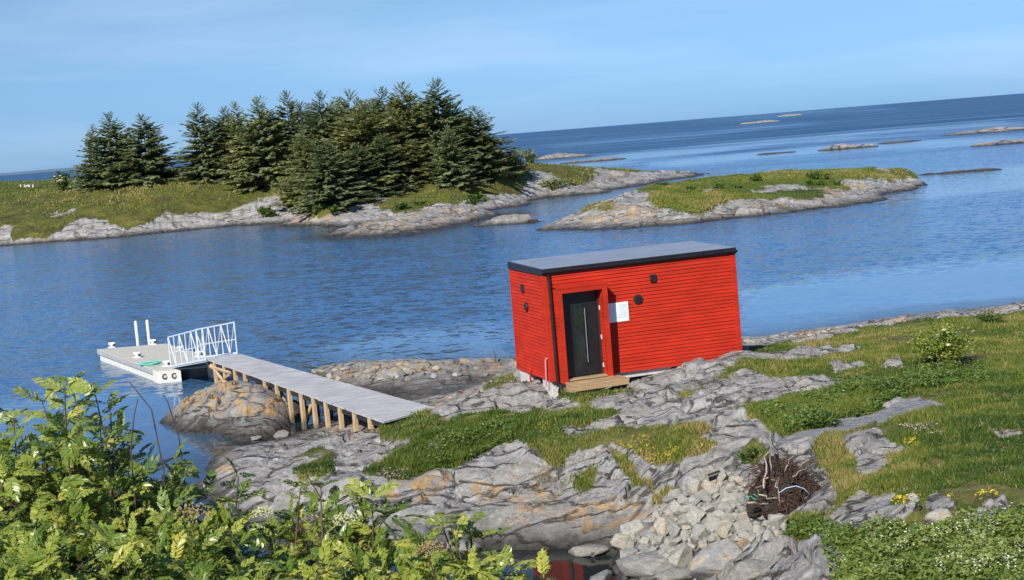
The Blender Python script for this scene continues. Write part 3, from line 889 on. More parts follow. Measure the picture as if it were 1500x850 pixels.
# ---- low island in the middle
MISL = [(803, 338, 0), (850, 338, 0), (900, 336, 0), (950, 333, 0), (1000, 329, 0), (1050, 324, 0), (1100, 319, 0), (1150, 313, 0), (1200, 306, 0), (1245, 300, 0), (1285, 295, 0), (1300, 284, 0), (1325, 276, 0), (1352, 267, 0),
        (790, 345, -1), (900, 348, -1), (1000, 341, -1), (1100, 331, -1), (1200, 318, -1), (1300, 303, -1), (1375, 268, -1), (1330, 286, -.8), (780, 328, -1), (820, 305, -1)]
MISLW = [(9, 142, -1), (18, 143, -1), (28, 146, -1), (38, 150, -1), (46, 144, -1), (3, 130, -1), (20, 132, 1.7), (28, 133, 1.5)] + at_dist([
        (850, 322, 107), (900, 312, 106), (900, 292, 112), (870, 305, 109), (930, 278, 118), (960, 271, 121), (1000, 264, 124), (1050, 258, 126), (1100, 254, 127), (1150, 251, 127), (1200, 249, 127), (1250, 246, 127), (1300, 244, 127), (1335, 249, 127), (1345, 258, 129),
        (1000, 305, 104.5), (1100, 296, 106.5), (1200, 284, 110), (1250, 280, 113), (1000, 285, 112), (1100, 276, 115), (1200, 268, 117), (1280, 266, 119), (1000, 318, 102), (1100, 309, 103.5), (1200, 297, 107), (1290, 275, 118), (1320, 262, 123)])
misl = Field(MISL, MISLW, 1.0)


def misl_mask(X, Y, z):
    n = fbm(X * 0.3, Y * 0.2, 700, 5)
    px, py = proj(X, Y, z)
    g = sstep(-0.12, 0.12, (z - 1.1) + n * 1.5)
    bare = soft_poly(px, py, [[(800, 340), (840, 300), (905, 280), (960, 285), (930, 320), (880, 338)], [(1230, 300), (1250, 275), (1290, 245), (1360, 240), (1360, 275), (1290, 300)]], X * .3, Y * .3, 8, 720)
    g = g * (1 - bare * sstep(-0.2, 0.15, 0.15 - n))
    og = 0.9 * sstep(-0.05, 0.25, fbm(X * 0.35, Y * 0.35, 750, 3)) * sstep(0.3, 0.5, z) * (1 - sstep(1.0, 1.4, z))
    return g, X * 0, og


o, MG = grid_terrain('low_island', misl, (0.0, 0.36), (96, 154), 560, 260, M['mid'], misl_mask, 1.7, 33, 0.6, 0.1, zcut=-0.6)
tag(o, 'low grassy islet with orange lichened edges in the middle of the sea', 'island')

# ---- skerries
SK = [  # x0, x1, waterline y at centre, rock height px, label
    (688, 792, 330, 17, 'rounded grey skerry off the tip of the wooded island'),
    (783, 868, 232, 8, 'low pale skerry behind the dark shrubs on the wooded island'),
    (818, 920, 237, 6, 'thin dark skerry in front of the low pale one'),
    (1112, 1166, 225, 3, 'tiny dark skerry awash left of the pale humped one'),
    (1200, 1288, 218, 10, 'pale humped skerry in open sea above the low islet'),
    (1284, 1352, 209, 4, 'flat dark skerry trailing from the pale humped one'),
    (1088, 1148, 180, 4, 'farthest pale skerry near the horizon, larger one'),
    (1142, 1178, 170, 3, 'farthest small skerry nearest the horizon'),
    (1384, 1530, 194, 8, 'long pale skerry touching the right edge, upper one'),
    (1434, 1560, 210, 9, 'humped pale skerry touching the right edge, lower one'),
    (1378, 1470, 252, 5, 'long dark skerry awash off the low islet'),
    (1345, 1378, 256, 3, 'dark speck of rock off the end of the low islet'),
]
for i, (x0, x1, yw, hp, lab) in enumerate(SK):
    xc = (x0 + x1) / 2
    c = P(xc, yw, 0)
    k = c[1] / F
    hw = (x1 - x0) / 2 * k
    hz = hp * k * 0.7
    dep = max(hw * 0.28, 0.9 * hz)
    n1, n2 = 90, 40
    a = np.linspace(-1.15, 1.15, n1); b = np.linspace(-1.3, 1.3, n2)
    A, Bb = np.meshgrid(a, b)
    rr = np.sqrt(A ** 2 + Bb ** 2) + fbm(A * 2 + i * 7, Bb * 2, 800 + i, 4) * 0.25
    env = np.clip(1 - rr ** 2, -0.5, 1)
    prof = 0.55 + 0.9 * vnoise(A * 1.8 + i * 3.1, Bb * 0.8, 830 + i)
    zz = np.where(env > 0, np.abs(env) ** 0.6, env) * hz * prof
    zz += fbm(A * 6, Bb * 5 + i, 860 + i, 4) * hz * 0.25
    X = A * hw; Y = Bb * dep
    V = np.stack([X, Y, zz], -1).reshape(-1, 3)
    idx = np.arange(n1 * n2).reshape(n2, n1)
    q = np.stack([idx[:-1, :-1], idx[:-1, 1:], idx[1:, 1:], idx[1:, :-1]], -1).reshape(-1, 4)
    q = q[V[q, 2].max(1) > -0.15 * hz]
    og = np.clip(sstep(0, 0.4, fbm(A * 2, Bb * 2, 880 + i, 3)) * 0.35, 0, 1)
    me = np_mesh('skerry', V, [q], True, np.stack([X * 0, X * 0, og], -1).reshape(-1, 3))
    dark = 'dark' in lab
    o = link('skerry', me, M['islet'] if dark else M['skerry'])
    o.location = (c[0], c[1] + dep * 0.8, -0.03 * hz)
    tag(o, lab, 'skerry', 'skerries in the open sea', 'structure')

# ------------------------------------------------------------------ sea
CALM = [([(1080, 540), (1080, 425), (1200, 405), (1300, 392), (1420, 384), (1560, 372), (1700, 470), (1500, 470)], 0.95),
        ([(420, 560), (470, 505), (560, 488), (660, 478), (748, 470), (760, 560)], 0.80),
        ([(-50, 720), (-50, 600), (120, 575), (240, 575), (330, 560), (460, 560), (460, 680), (330, 720)], 0.90),
        ([(-200, 1100), (200, 740), (560, 760), (940, 780), (940, 1100)], 0.985),
        ([(720, 312), (800, 294), (900, 283), (985, 268), (930, 280), (860, 300), (800, 318), (740, 322)], 0.75),
        ([(740, 248), (900, 225), (1100, 208), (1300, 192), (1500, 176), (1500, 183), (1300, 200), (1110, 216), (920, 240), (760, 256)], 0.62),
        ([(960, 236), (1200, 214), (1500, 198), (1500, 208), (1300, 220), (1140, 232), (960, 246)], 0.6),
        ([(1290, 282), (1350, 258), (1500, 240), (1560, 250), (1560, 272), (1380, 290), (1300, 300)], 0.6),
        ([(900, 186), (1100, 168), (1300, 156), (1300, 160), (1100, 174)], 0.4),
        ([(800, 212), (1000, 196), (1200, 178), (1200, 182), (1000, 202), (800, 217)], 0.4)]
uu = np.linspace(-0.95, 0.95, 420)
yy = np.concatenate([4 * (2500 / 4) ** np.linspace(0, 1, 480), [4000, 7000, 14000, 30000]])
UU, YYs = np.meshgrid(uu, yy)
XX = UU * YYs
px, py = proj(XX, YYs, 0 * XX)
calm = np.zeros(XX.shape)
lx = np.log(YYs)
for j, (poly, amt) in enumerate(CALM):
    acc = 0
    for k in range(5):
        d = fbm(UU * 14 + k * .2, lx * 24 + j, 900 + k, 4)
        d2 = fbm(UU * 9 + k * .1, lx * 9 + j, 930 + k, 4)
        big = 1.0 if py.max() and poly[0][1] > 300 else 0.35
        acc = acc + inpoly(px + d2 * 50 + k * 4 - 8, py + d * 12 * big + (k - 2) * 3 * big, poly)
    calm = np.maximum(calm, acc / 5 * amt)
shal = sstep(-1.5, 0.0, np.where((YYs < 52) & (YYs > 12), land(XX, YYs), -9))
shal2 = sstep(-1.2, 0.0, np.where((YYs < 210) & (YYs > 100), wisl(XX, YYs), -9)) * 0.8
shal = np.maximum(np.where(YYs < 52, shal, 0), shal2)
shal = np.where(YYs < 30, 1.0, shal)
V = np.stack([XX, YYs, 0 * XX], -1).reshape(-1, 3)
idx = np.arange(XX.size).reshape(XX.shape)
q = np.stack([idx[:-1, :-1], idx[:-1, 1:], idx[1:, 1:], idx[1:, :-1]], -1).reshape(-1, 4)
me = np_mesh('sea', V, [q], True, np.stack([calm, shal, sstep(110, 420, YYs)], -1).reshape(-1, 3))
sea = link('sea', me, M['water'])
tag(sea, 'rippled blue sea reaching the horizon', 'water', kind='structure')

# distant low coast on the left horizon
n = 60
hx = np.linspace(-2600, -900, n)
V = []; fcs = []
for i, x in enumerate(hx):
    hgt = max(0.0, 9 * math.sin(math.pi * i / (n - 1)) ** 0.7 * (0.5 + 0.8 * vnoise(np.array([x / 260.0]), np.array([0.3]), 5)[0]))
    V += [(x, 5200, -1), (x, 5350, hgt), (x, 5600, -1)]
for i in range(n - 1):
    a = i * 3
    fcs += [(a, a + 3, a + 4, a + 1), (a + 1, a + 4, a + 5, a + 2)]
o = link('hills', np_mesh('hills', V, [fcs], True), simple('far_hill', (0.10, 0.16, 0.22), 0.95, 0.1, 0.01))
tag(o, 'faint distant coast on the horizon behind the trees', 'hills', kind='structure')

# ================================================================== things on the shore
LX, LY, LZ, LR, LGv, LO = LG
_urow = LX[0] / LY[0]
_yrow = LY[:, 0]


def ground_h(x, y):
    i = np.clip(np.searchsorted(_yrow, y), 1, len(_yrow) - 1)
    f = (y - _yrow[i - 1]) / (_yrow[i] - _yrow[i - 1])
    j = np.clip(np.searchsorted(_urow, x / y), 0, len(_urow) - 1)
    return LZ[i - 1, j] * (1 - f) + LZ[i, j] * f


def hit(px, py, hmin=0.0):
    """where the sight line through a pixel meets the shore"""
    r = ray(px, py)
    y = np.linspace(9, 53, 1600)
    t = y / r[1]
    x = r[0] * t; z = H + r[2] * t
    g = np.maximum(ground_h(x, y), hmin)
    k = np.argmax(z < g)
    return np.array([x[k], y[k], g[k]])


# ------------------------------------------------------------------ red cabin
CX, CY, CZ, YAW = 0.793, 33.55, 1.43, 0.3395
CL, CD, LEAN, HF, HB = 5.213, 2.39, 0.075, 2.80, 2.85
cabin = empty('cabin', (CX, CY, CZ), YAW, 'small red boarded cabin with dark flat roof standing on the rocky shore', 'cabin')
_c, _s = math.cos(YAW), math.sin(YAW)


def to_local(p):
    x, y = p[0] - CX, p[1] - CY
    return np.array([x * _c + y * _s, -x * _s + y * _c, p[2] - CZ])


EYE = to_local((0, 0, H))


def on_front(px, py, off=0.0, lean=LEAN):
    d = to_local(np.array([0, 0, H]) + ray(px, py)) - EYE
    # plane y = off + lean*z/HF
    k = lean / HF
    t = (off + k * EYE[2] - EYE[1]) / (d[1] - k * d[2])
    return EYE + d * t


def on_left(px, py, x=0.0):
    d = to_local(np.array([0, 0, H]) + ray(px, py)) - EYE
    return EYE + d * ((x - EYE[0]) / d[0])


def fy(z):
    return LEAN * z / HF


WT = 2.66


def zbot(x):
    return 0.05 - 0.085 * x / CL


def boards(p0, p1, outn, name, fn_y=None):
    """horizontal bevelled boards between two plan points; outn = outward normal (2D)"""
    mb = MB()
    n = 30
    for i in range(n):
        t0, t1 = i / n, (i + 1) / n
        vs = []
        for (tt, off) in ((t0, 0.024), (t1, 0.004)):
            for p in (p0, p1):
                z = zbot(p[0]) + (WT - zbot(p[0])) * tt
                yy = p[1] if p[1] > 1 else p[1] + fy(z)
                vs.append((p[0] + outn[0] * off, yy + outn[1] * off, z))
        vs2 = []
        for p in (p0, p1):
            z = zbot(p[0]) + (WT - zbot(p[0])) * t0
            yy = p[1] if p[1] > 1 else p[1] + fy(z)
            vs2.append((p[0] - outn[0] * 0.01, yy - outn[1] * 0.01, z))
        mb.add(vs + vs2, [(0, 1, 3, 2), (4, 5, 1, 0)])
    return mb


front = boards((0.03, 0.0), (CL - 0.03, 0.0), (0, -1), 'front')
o = front.build('wall', M['red'], cabin)
o = boards((0.0, CD - 0.03), (0.0, 0.03), (-1, 0), 'left').build('wall', M['red'], cabin)
o = boards((CL, 0.03), (CL, CD - 0.03), (1, 0), 'right').build('wall', M['red'], cabin)
o = boards((CL - 0.03, CD), (0.03, CD), (0, 1), 'back').build('wall', M['red'], cabin)
core = MB()
core.hexa([(0.02, 0.025, 0.06), (CL - 0.02, 0.025, -0.02), (CL - 0.02, CD - 0.02, -0.02), (0.02, CD - 0.02, 0.06)],
          [(0.02, fy(WT) + 0.025, WT), (CL - 0.02, fy(WT) + 0.025, WT), (CL - 0.02, CD - 0.02, WT), (0.02, CD - 0.02, WT)])
core.build('floor', M['red'], cabin)


def corner(x, y, sx, sy):
    """L-shaped corner board"""
    mb = MB()
    w_, th = 0.11, 0.028
    def col(xa, xb, ya, yb):
        bq = []; tq = []
        for (a, b) in ((xa, ya), (xb, ya), (xb, yb), (xa, yb)):
            ob = 0 if y > 1 else 1
            bq.append((a, b, zbot(x) - 0.01)); tq.append((a, b + ob * fy(WT), WT))
        mb.hexa(bq, tq)
    xo = x + sx * th; yo = y + sy * th
    xs = sorted((xo, x - sx * w_)); ys = sorted((yo, y))
    col(xs[0], xs[1], ys[0], ys[1])
    xs = sorted((xo - sx * 0.001, x)); ys = sorted((y - sy * 0.002, y - sy * w_))
    col(xs[0], xs[1], ys[0], ys[1])
    return mb.build('corner_board', M['red'], cabin, bevel=0.004)


corner(0, 0, -1, -1); corner(CL, 0, 1, -1); corner(0, CD, -1, 1); corner(CL, CD, 1, 1)
# roof
roof = MB()
y0, y1 = fy(HF) - 0.05, CD + 0.05
x0, x1 = -0.05, CL + 0.05
roof.hexa([(x0, y0, WT - 0.02), (x1, y0, WT - 0.02), (x1, y1, WT - 0.0), (x0, y1, WT - 0.0)], [(x0, y0, HF - .01), (x1, y0, HF - .01), (x1, y1, HB - .01), (x0, y1, HB - .01)])
rf = roof.build('roof', M['black'], cabin, bevel=0.008)
sh = MB()
i_ = 0.045
ns = 9
for k in range(ns):
    xa = x0 + i_ + (x1 - x0 - 2 * i_) * k / ns; xb = x0 + i_ + (x1 - x0 - 2 * i_) * (k + 1) / ns - 0.004
    sh.hexa([(xa, y0 + i_, HF - .009), (xb, y0 + i_, HF - .009), (xb, y1 - i_, HB - .009), (xa, y1 - i_, HB - .009)], [(xa, y0 + i_, HF + .004), (xb, y0 + i_, HF + .004), (xb, y1 - i_, HB + .004), (xa, y1 - i_, HB + .004)])
sh.build('roof_sheet', M['roof'], rf)
gt = MB()
gt.tube([(x0, y0 - 0.035, HF - 0.085), (x1, y0 - 0.035, HF - 0.095)], 0.036, 10)
gt.build('gutter', M['black'], rf)
# downpipe
dp = MB()
dp.tube([(0.10, y0 - 0.04, HF - 0.13), (0.11, y0 - 0.02, HF - 0.24), (0.125, fy(2.35) - 0.075, 2.38), (0.125, -0.07, 0.12), (0.125, -0.075, -0.10), (0.11, -0.16, -0.20), (0.10, -0.24, -0.24)], 0.042, 10)
for z in (0.5, 1.9):
    dp.tube([(0.125, fy(z) - 0.07, z - 0.02), (0.125, fy(z) - 0.07, z + 0.02)], 0.052, 10)
dp.build('downpipe', M['black'], cabin, smooth=False)
# entrance surround
PF = -0.34
pa = on_front(822.5, 490, PF, 0.0); pb = on_front(892.6, 482, PF, 0.0); pt = on_front(819.6, 425, PF, 0.0)
ex0, ex1, et = pa[0], pb[0], pt[2]
po = on_front(827, 490, PF, 0.0)[0]; pi = on_front(886.5, 484, PF, 0.0)[0]
ztop_in = on_front(824, 429.5, PF, 0.0)[2]
pr = MB()
pe = empty('porch_surround', (0, 0, 0)); pe.parent = cabin


def side_boards(xa, xb):
    mb = MB()
    mb.hexa([(xa + .004, PF + .004, 0.0), (xb - .004, PF + .004, 0.0), (xb - .004, 0.03, 0.0), (xa + .004, 0.03, 0.0)], [(xa + .004, PF + .004, et - .004), (xb - .004, PF + .004, et - .004), (xb - .004, fy(et) + 0.02, et - .004), (xa + .004, fy(et) + 0.02, et - .004)])
    n = 23
    for i in range(n):
        za, zb_ = 0.0 + et * i / n, 0.0 + et * (i + 1) / n
        for (xx, sgn) in ((xa, -1), (xb, 1)):
            mb.add([(xx + sgn * 0.012, PF + 0.02, za), (xx + sgn * 0.012, 0.02, za), (xx + sgn * 0.001, 0.06, zb_), (xx + sgn * 0.001, PF + 0.02, zb_), (xx - sgn * .01, PF + .02, za), (xx - sgn * .01, 0.02, za)],
                   [(0, 1, 2, 3), (4, 5, 1, 0)])
    return mb


side_boards(ex0, po).build('side_panel', M['red'], pe)
side_boards(pi, ex1).build('side_panel', M['red'], pe)
tp = MB()
tp.hexa([(ex0 - .02, PF - .012, et - 0.10), (ex1 + .02, PF - .012, et - 0.10), (ex1 + .02, PF + .10, et - 0.10), (ex0 - .02, PF + .10, et - 0.10)], [(ex0 - .02, PF - .012, et + .01), (ex1 + .02, PF - .012, et + .01), (ex1 + .02, PF + .10, et + .02), (ex0 - .02, PF + .10, et + .02)])
tp.build('lintel', M['red'], pe, bevel=0.004)
tp = MB()
tp.hexa([(ex0 - .03, PF - .02, et + .012), (ex1 + .03, PF - .02, et + .012), (ex1 + .03, fy(et) + .01, et + .06), (ex0 - .03, fy(et) + .01, et + .06)], [(ex0 - .03, PF - .02, et + .03), (ex1 + .03, PF - .02, et + .03), (ex1 + .03, fy(et) + .01, et + .085), (ex0 - .03, fy(et) + .01, et + .085)])
tp.build('porch_roof', M['red'], pe, bevel=0.003)
for xa, xb in ((ex0 - .014, po + 0.006), (pi - 0.006, ex1 + .014)):
    mb = MB(); mb.box(((xa + xb) / 2, PF - 0.012, et / 2 - 0.04), (xb - xa, 0.022, et - 0.10)); mb.build('trim_board', M['red'], pe, bevel=0.004)
# door
dm = MB()
DY = -0.04
zt = et - 0.03
dm.box(((po + pi) / 2, DY + 0.02, zt / 2), (pi - po + 0.02, 0.05, zt))
door = dm.build('door', M['black'], cabin, bevel=0.003)
fm = MB()
for xx in (po + 0.03, pi - 0.03):
    fm.box((xx, DY - 0.03, zt / 2), (0.055, 0.045, zt - .01))
fm.box(((po + pi) / 2, DY - 0.03, zt - 0.04), (pi - po - 0.118, 0.045, 0.055))
fm.build('door_frame', M['dark'], door, bevel=0.003)
g0 = on_front(853, 450, DY, 0)[0]; g1 = on_front(868, 450, DY, 0)[0]
xm = (po + pi) / 2
gw = MB(); gw.box((xm - 0.02, DY - 0.006, 1.08), (0.24, 0.006, 1.55)); gw.build('window', M['glass'], door)
hd = MB(); hd.tube([(xm + 0.13, DY - 0.06, 0.42), (xm + 0.13, DY - 0.06, 1.75)], 0.009, 8)
for z in (0.55, 1.62): hd.tube([(xm + 0.13, DY - 0.06, z), (xm + 0.13, DY, z)], 0.010, 6)
hd.build('handle', M['roof'], door)
sl = MB(); sl.box((xm, DY - 0.05, 0.012), (pi - po - .01, 0.10, 0.03)); sl.build('sill', M['steel'], door)
for z in (0.3, 1.0, 1.72):
    hg = MB(); hg.tube([(pi - 0.012, DY - 0.075, z - 0.05), (pi - 0.012, DY - 0.075, z + 0.05)], 0.016, 8); hg.build('hinge', M['white'], door)
lk = MB(); lk.tube([(po + 0.06, DY - 0.05, 1.02), (po + 0.06, DY - 0.085, 1.02)], 0.02, 10); lk.build('lock', M['steel'], door)
# white notice board, partly in the porch shade
n0 = on_front(920.4, 455, -0.03); n1 = on_front(906, 443, -0.03); n2 = on_front(906, 471.5, -0.03)
nx1 = n0[0]; nx0 = nx1 - 0.56; nz1 = n1[2]; nz0 = n2[2]
nb = MB(); nb.box(((nx0 + nx1) / 2, fy(nz0) - 0.03, (nz0 + nz1) / 2), (nx1 - nx0, 0.012, nz1 - nz0)); notice = nb.build('notice_board', M['paper'], cabin)
tx = MB()
rr_ = random.Random(4)
for k in range(7):
    zz = nz1 - 0.07 - k * 0.05
    wd = rr_.uniform(0.16, 0.26)
    tx.box((nx1 - 0.06 - wd / 2, fy(nz0) - 0.0375, zz), (wd, 0.003, 0.008))
tx.build('printed_lines', M['ink'], notice)


def disc(name, c, r, depth, mat, axis, parent, hood=True):
    mb = MB()
    a = Vector(axis)
    mb.tube([Vector(c), Vector(c) + a * depth], r, 20)
    mb.tube([Vector(c) + a * depth, Vector(c) + a * (depth + 0.012)], [r * 0.82, r * 0.78], 20)
    o = mb.build(name, mat, parent)
    sb = MB()
    side = Vector((0, 0, 1)).cross(a).normalized()
    for k in range(-2, 3):
        hw_ = math.sqrt(max(0.01, 1 - (k / 3.0) ** 2)) * r * 0.7
        p = Vector(c) + a * (depth + 0.016) + Vector((0, 0, k * r * 0.25))
        q1, q2 = p - side * hw_, p + side * hw_
        sb.tube([q1, q2], 0.006, 5)
    sb.build('louvre', M['black'], o)
    return o


pv = on_front(934, 438.5, 0)
disc('round_vent', (pv[0], fy(pv[2]) + 0.005, pv[2]), 0.125, 0.05, M['dark'], (0, -1, 0), cabin)
pv = on_front(955.8, 407.7, 0)
sv = MB(); sv.box((pv[0], fy(pv[2]) - 0.025, pv[2]), (0.165, 0.07, 0.19)); so_ = sv.build('square_vent', M['dark'], cabin, bevel=0.006)
sb = MB()
for k in range(5): sb.box((pv[0], fy(pv[2]) - 0.063, pv[2] - 0.07 + k * 0.035), (0.135, 0.006, 0.016))
sb.build('louvre', M['black'], so_)
pv = on_left(772.8, 449.5)
disc('round_vent', (-0.005, pv[1], pv[2]), 0.115, 0.05, M['dark'], (-1, 0, 0), cabin)
pv = on_left(767.3, 422)
sv = MB(); sv.box((-0.03, pv[1], pv[2]), (0.08, 0.15, 0.20)); so_ = sv.build('square_vent', M['dark'], cabin, bevel=0.006)
sb = MB()
for k in range(5): sb.box((-0.073, pv[1], pv[2] - 0.07 + k * 0.035), (0.006, 0.12, 0.016))
sb.build('louvre', M['black'], so_)
# service pipes on the left end
for (px, yt, yb, mt) in ((799, 527, 561, 'pinkpipe'), (776.5, 543, 569, 'red')):
    a = on_left(px, yt, -0.08); b = on_left(px + 1, yb, -0.08)
    mb = MB(); mb.tube([(0.0, a[1], a[2]), (-0.05, a[1], a[2] + 0.03), (-0.08, a[1], a[2]), (-0.08, b[1], b[2] - 0.1)], 0.022, 8)
    mb.build('service_pipe', M[mt], cabin)
# foundation
for (ya, yb) in ((0.10, 0.72), (CD - 0.62, CD - 0.05)):
    mb = MB(); mb.box((0.28, (ya + yb) / 2, -0.40), (0.5, yb - ya, 0.86)); mb.build('foundation_pier', M['concrete'], cabin, bevel=0.01)
for xx in (2.7, CL - 0.4):
    for yy in (0.45, CD - 0.4):
        mb = MB(); mb.box((xx, yy, -0.36), (0.35, 0.5, 0.70)); mb.build('foundation_pier', M['concrete'], cabin, bevel=0.01)
mb = MB(); mb.hexa([(0.62, 0.07, -0.13), (CL - 0.05, 0.07, -0.16), (CL - 0.05, 0.20, -0.16), (0.62, 0.20, -0.13)], [(0.62, 0.07, 0.035), (CL - 0.05, 0.07, -0.035), (CL - 0.05, 0.20, -0.035), (0.62, 0.20, 0.035)])
mb.build('foundation_beam', M['concrete'], cabin)

# wooden step in front of the door (stands by itself on the rock)
step = empty('wooden_step', (CX + _c * 0.9 - _s * -0.6, CY + _s * 0.9 + _c * -0.6, CZ - 0.25), YAW, 'new timber step platform on the rock before the cabin door', 'step')
sa = on_front(842.3, 565, -0.95, 0); sb_ = on_front(921.5, 554.5, -0.95, 0)
sx0, sx1 = sa[0], sb_[0]
tz = (sa[2] + sb_[2]) / 2
off = np.array([0.9, -0.6, -0.25])
dk = MB()
for k in range(5):
    ya = -0.95 + k * 0.118
    dk.box(((sx0 + sx1) / 2 - off[0], ya + 0.055 - off[1], tz - 0.02 - off[2]), (sx1 - sx0 + 0.03, 0.110, 0.036))
dk.build('tread', M['pinewood'], step, bevel=0.004)
rs_ = MB(); rs_.box(((sx0 + sx1) / 2 - off[0], -0.93 - off[1], tz - 0.092 - off[2]), (sx1 - sx0, 0.036, 0.105)); rs_.build('riser', M['pinewood'], step, bevel=0.004)
for xx in (sx0 + 0.02, sx1 - 0.02):
    rs_ = MB(); rs_.box((xx - off[0], -0.63 - off[1], tz - 0.15 - off[2]), (0.036, 0.56, 0.22)); rs_.build('stringer', M['pinewood'], step, bevel=0.004)
ut = MB(); ut.box((ex0 + 0.55 - off[0], -0.355 + 0.01 - off[1], -0.035 - off[2]), (1.25, 0.012, 0.12)); 
up = MB()
for k in range(2):
    up.box(((ex0 + ex1) / 2 + 0.03 - off[0], -0.16 - k * 0.10 + -0.0 - off[1], tz + 0.02 - off[2]), (ex1 - ex0 - 0.02, 0.096, 0.04))
up.build('upper_tread', M['pinewood'], step, bevel=0.004)

# ------------------------------------------------------------------ jetty
JZ0, JZ1 = 1.12, 0.98
FLp, FRp = P(302.5, 525.8, JZ0), P(348.6, 517.8, JZ0)
NLp, NRp = P(562, 618, JZ1), P(637, 597.5, JZ1)
ctr = (FLp + FRp + NLp + NRp) / 4
jetty = empty('jetty', (ctr[0], ctr[1], 0), 0, 'grey plank jetty on pale timber posts running down to the float', 'jetty')
J0 = np.array([ctr[0], ctr[1], 0])


def jp(s, t, dz=0.0):
    """s along (0 far .. 1 shore), t across (0 left .. 1 right)"""
    a = FLp + (NLp - FLp) * s; b = FRp + (NRp - FRp) * s
    return a + (b - a) * t + np.array([0, 0, dz]) - J0


dk = MB()
npl = 100
rj = random.Random(3)
for k in range(npl):
    s0, s1 = k / npl, (k + 0.94) / npl
    e0, e1 = rj.uniform(-0.012, 0.006), rj.uniform(-0.006, 0.012)
    dz = rj.uniform(-0.004, 0.004)
    q = [jp(s0, e0, dz), jp(s1, e0, dz), jp(s1, 1 + e1, dz), jp(s0, 1 + e1, dz)]
    dk.hexa([p - np.array([0, 0, 0.045]) for p in q], q)
dk.build('plank_deck', M['planks'], jetty)
for t in (0.06, 0.5, 0.94):
    mb = MB()
    a = [jp(0.004, t - 0.02, -0.20), jp(0.985, t - 0.02, -0.20), jp(0.985, t + 0.02, -0.20), jp(0.004, t + 0.02, -0.20)]
    b = [p + np.array([0, 0, 0.15]) for p in a]
    mb.hexa(a, b); mb.build('beam', M['dark'] if t < 0.9 else M['bark'], jetty)
mb = MB()
a = [jp(-0.006, 0.0, -0.21), jp(0.003, 0.0, -0.21), jp(0.003, 1, -0.21), jp(-0.006, 1, -0.21)]
mb.hexa(a, [p + np.array([0, 0, 0.205]) for p in a]); mb.build('end_beam', M['postwood'], jetty)
fieldz = lambda x, y: max(float(land(np.array([x]), np.array([y]))[0]), float(islet(np.array([x]), np.array([y]))[0]) if y > 36 else -9)
posts_px = [312.5, 326.5, 342, 356.5, 385.5, 403, 420.8, 438.6, 456.6, 474.8, 495.5, 516.5, 539]
zb_over = {}
ed = NLp - FLp
for i, px in enumerate(posts_px):
    # where the left deck edge shows this x
    best = min(np.linspace(0, 1, 900), key=lambda s: abs(proj(*(FLp + ed * s))[0] - px))
    for t in (0.035, 0.97):
        b = jp(best, t, -0.05)
        x, y = b[0] + J0[0], b[1] + J0[1]
        zb = min(-0.35, fieldz(x, y) - 0.3)
        mb = MB()
        ang = math.atan2(ed[1], ed[0])
        zt_ = b[2] - 0.002
        mb.box((b[0], b[1], (zt_ + zb) / 2), (0.13, 0.10, zt_ - zb), Matrix.Rotation(ang, 3, 'Z'))
        mb.build('post', M['postwood'], jetty, bevel=0.006)
for (s0, z0, s1, z1) in ((0.03, -0.15, 0.16, -0.75), (0.16, -0.25, 0.04, -0.8), (0.02, -0.22, 0.17, -0.18)):
    mb = MB(); mb.tube([jp(s0, -0.005, z0), jp(s1, -0.005, z1)], 0.05, 4); mb.build('brace', M['postwood'], jetty)
mb = MB(); mb.tube([jp(0.62, 0.2, -0.25), jp(0.56, 0.15, -1.25)], 0.06, 4); mb.build('brace', M['postwood'], jetty)

# ------------------------------------------------------------------ float
FZ = 0.43
N1, N2, Lc, Bc = P(229.7, 543.6, FZ), P(263.4, 539, FZ), P(142.5, 512.2, FZ), P(243.5, 503.7, FZ)
wv = Bc - Lc
Rc = N1 + wv
fc = (N1 + Lc + Bc + Rc) / 4
fl = empty('floating_dock', (fc[0], fc[1], 0), 0, 'pale concrete float with white bollards moored at the end of the jetty', 'floating dock')
f0 = np.array([fc[0], fc[1], 0])
lv = (Lc - N1)
wu = wv / np.linalg.norm(wv); lu = lv / np.linalg.norm(lv)


def fp(a, b, z):
    """a along from near end (m), b across from left side (m)"""
    p = N1 + lu * a + wu * b
    return (p[0] - f0[0], p[1] - f0[1], z)


FL_, FW = np.linalg.norm(lv), np.linalg.norm(wv)
mb = MB(); mb.hexa([fp(0.55, 0.06, -0.35), fp(0.55, FW - .06, -0.35), fp(FL_ - .06, FW - .06, -0.35), fp(FL_ - .06, 0.06, -0.35)][::1], [fp(0.55, 0.06, 0.24), fp(0.55, FW - .06, 0.24), fp(FL_ - .06, FW - .06, 0.24), fp(FL_ - .06, 0.06, 0.24)])
mb.build('hull', M['hullside'], fl, bevel=0.02)
mb = MB(); mb.hexa([fp(0.5, -0.02, 0.245), fp(0.5, FW + .02, 0.245), fp(FL_ + .02, FW + .02, 0.245), fp(FL_ + .02, -0.02, 0.245)], [fp(0.5, -0.02, 0.405), fp(0.5, FW + .02, 0.405), fp(FL_ + .02, FW + .02, 0.405), fp(FL_ + .02, -0.02, 0.405)])
mb.build('fender_band', M['hullband'], fl, bevel=0.015)
mb = MB(); mb.hexa([fp(0.0, -0.01, 0.41), fp(0.0, FW + .01, 0.41), fp(FL_ + .01, FW + .01, 0.41), fp(FL_ + .01, -0.01, 0.41)], [fp(0.0, -0.01, 0.44), fp(0.0, FW + .01, 0.44), fp(FL_ + .01, FW + .01, 0.44), fp(FL_ + .01, -0.01, 0.44)])
mb.build('deck', M['floatdeck'], fl, bevel=0.01)
cw = 0.80
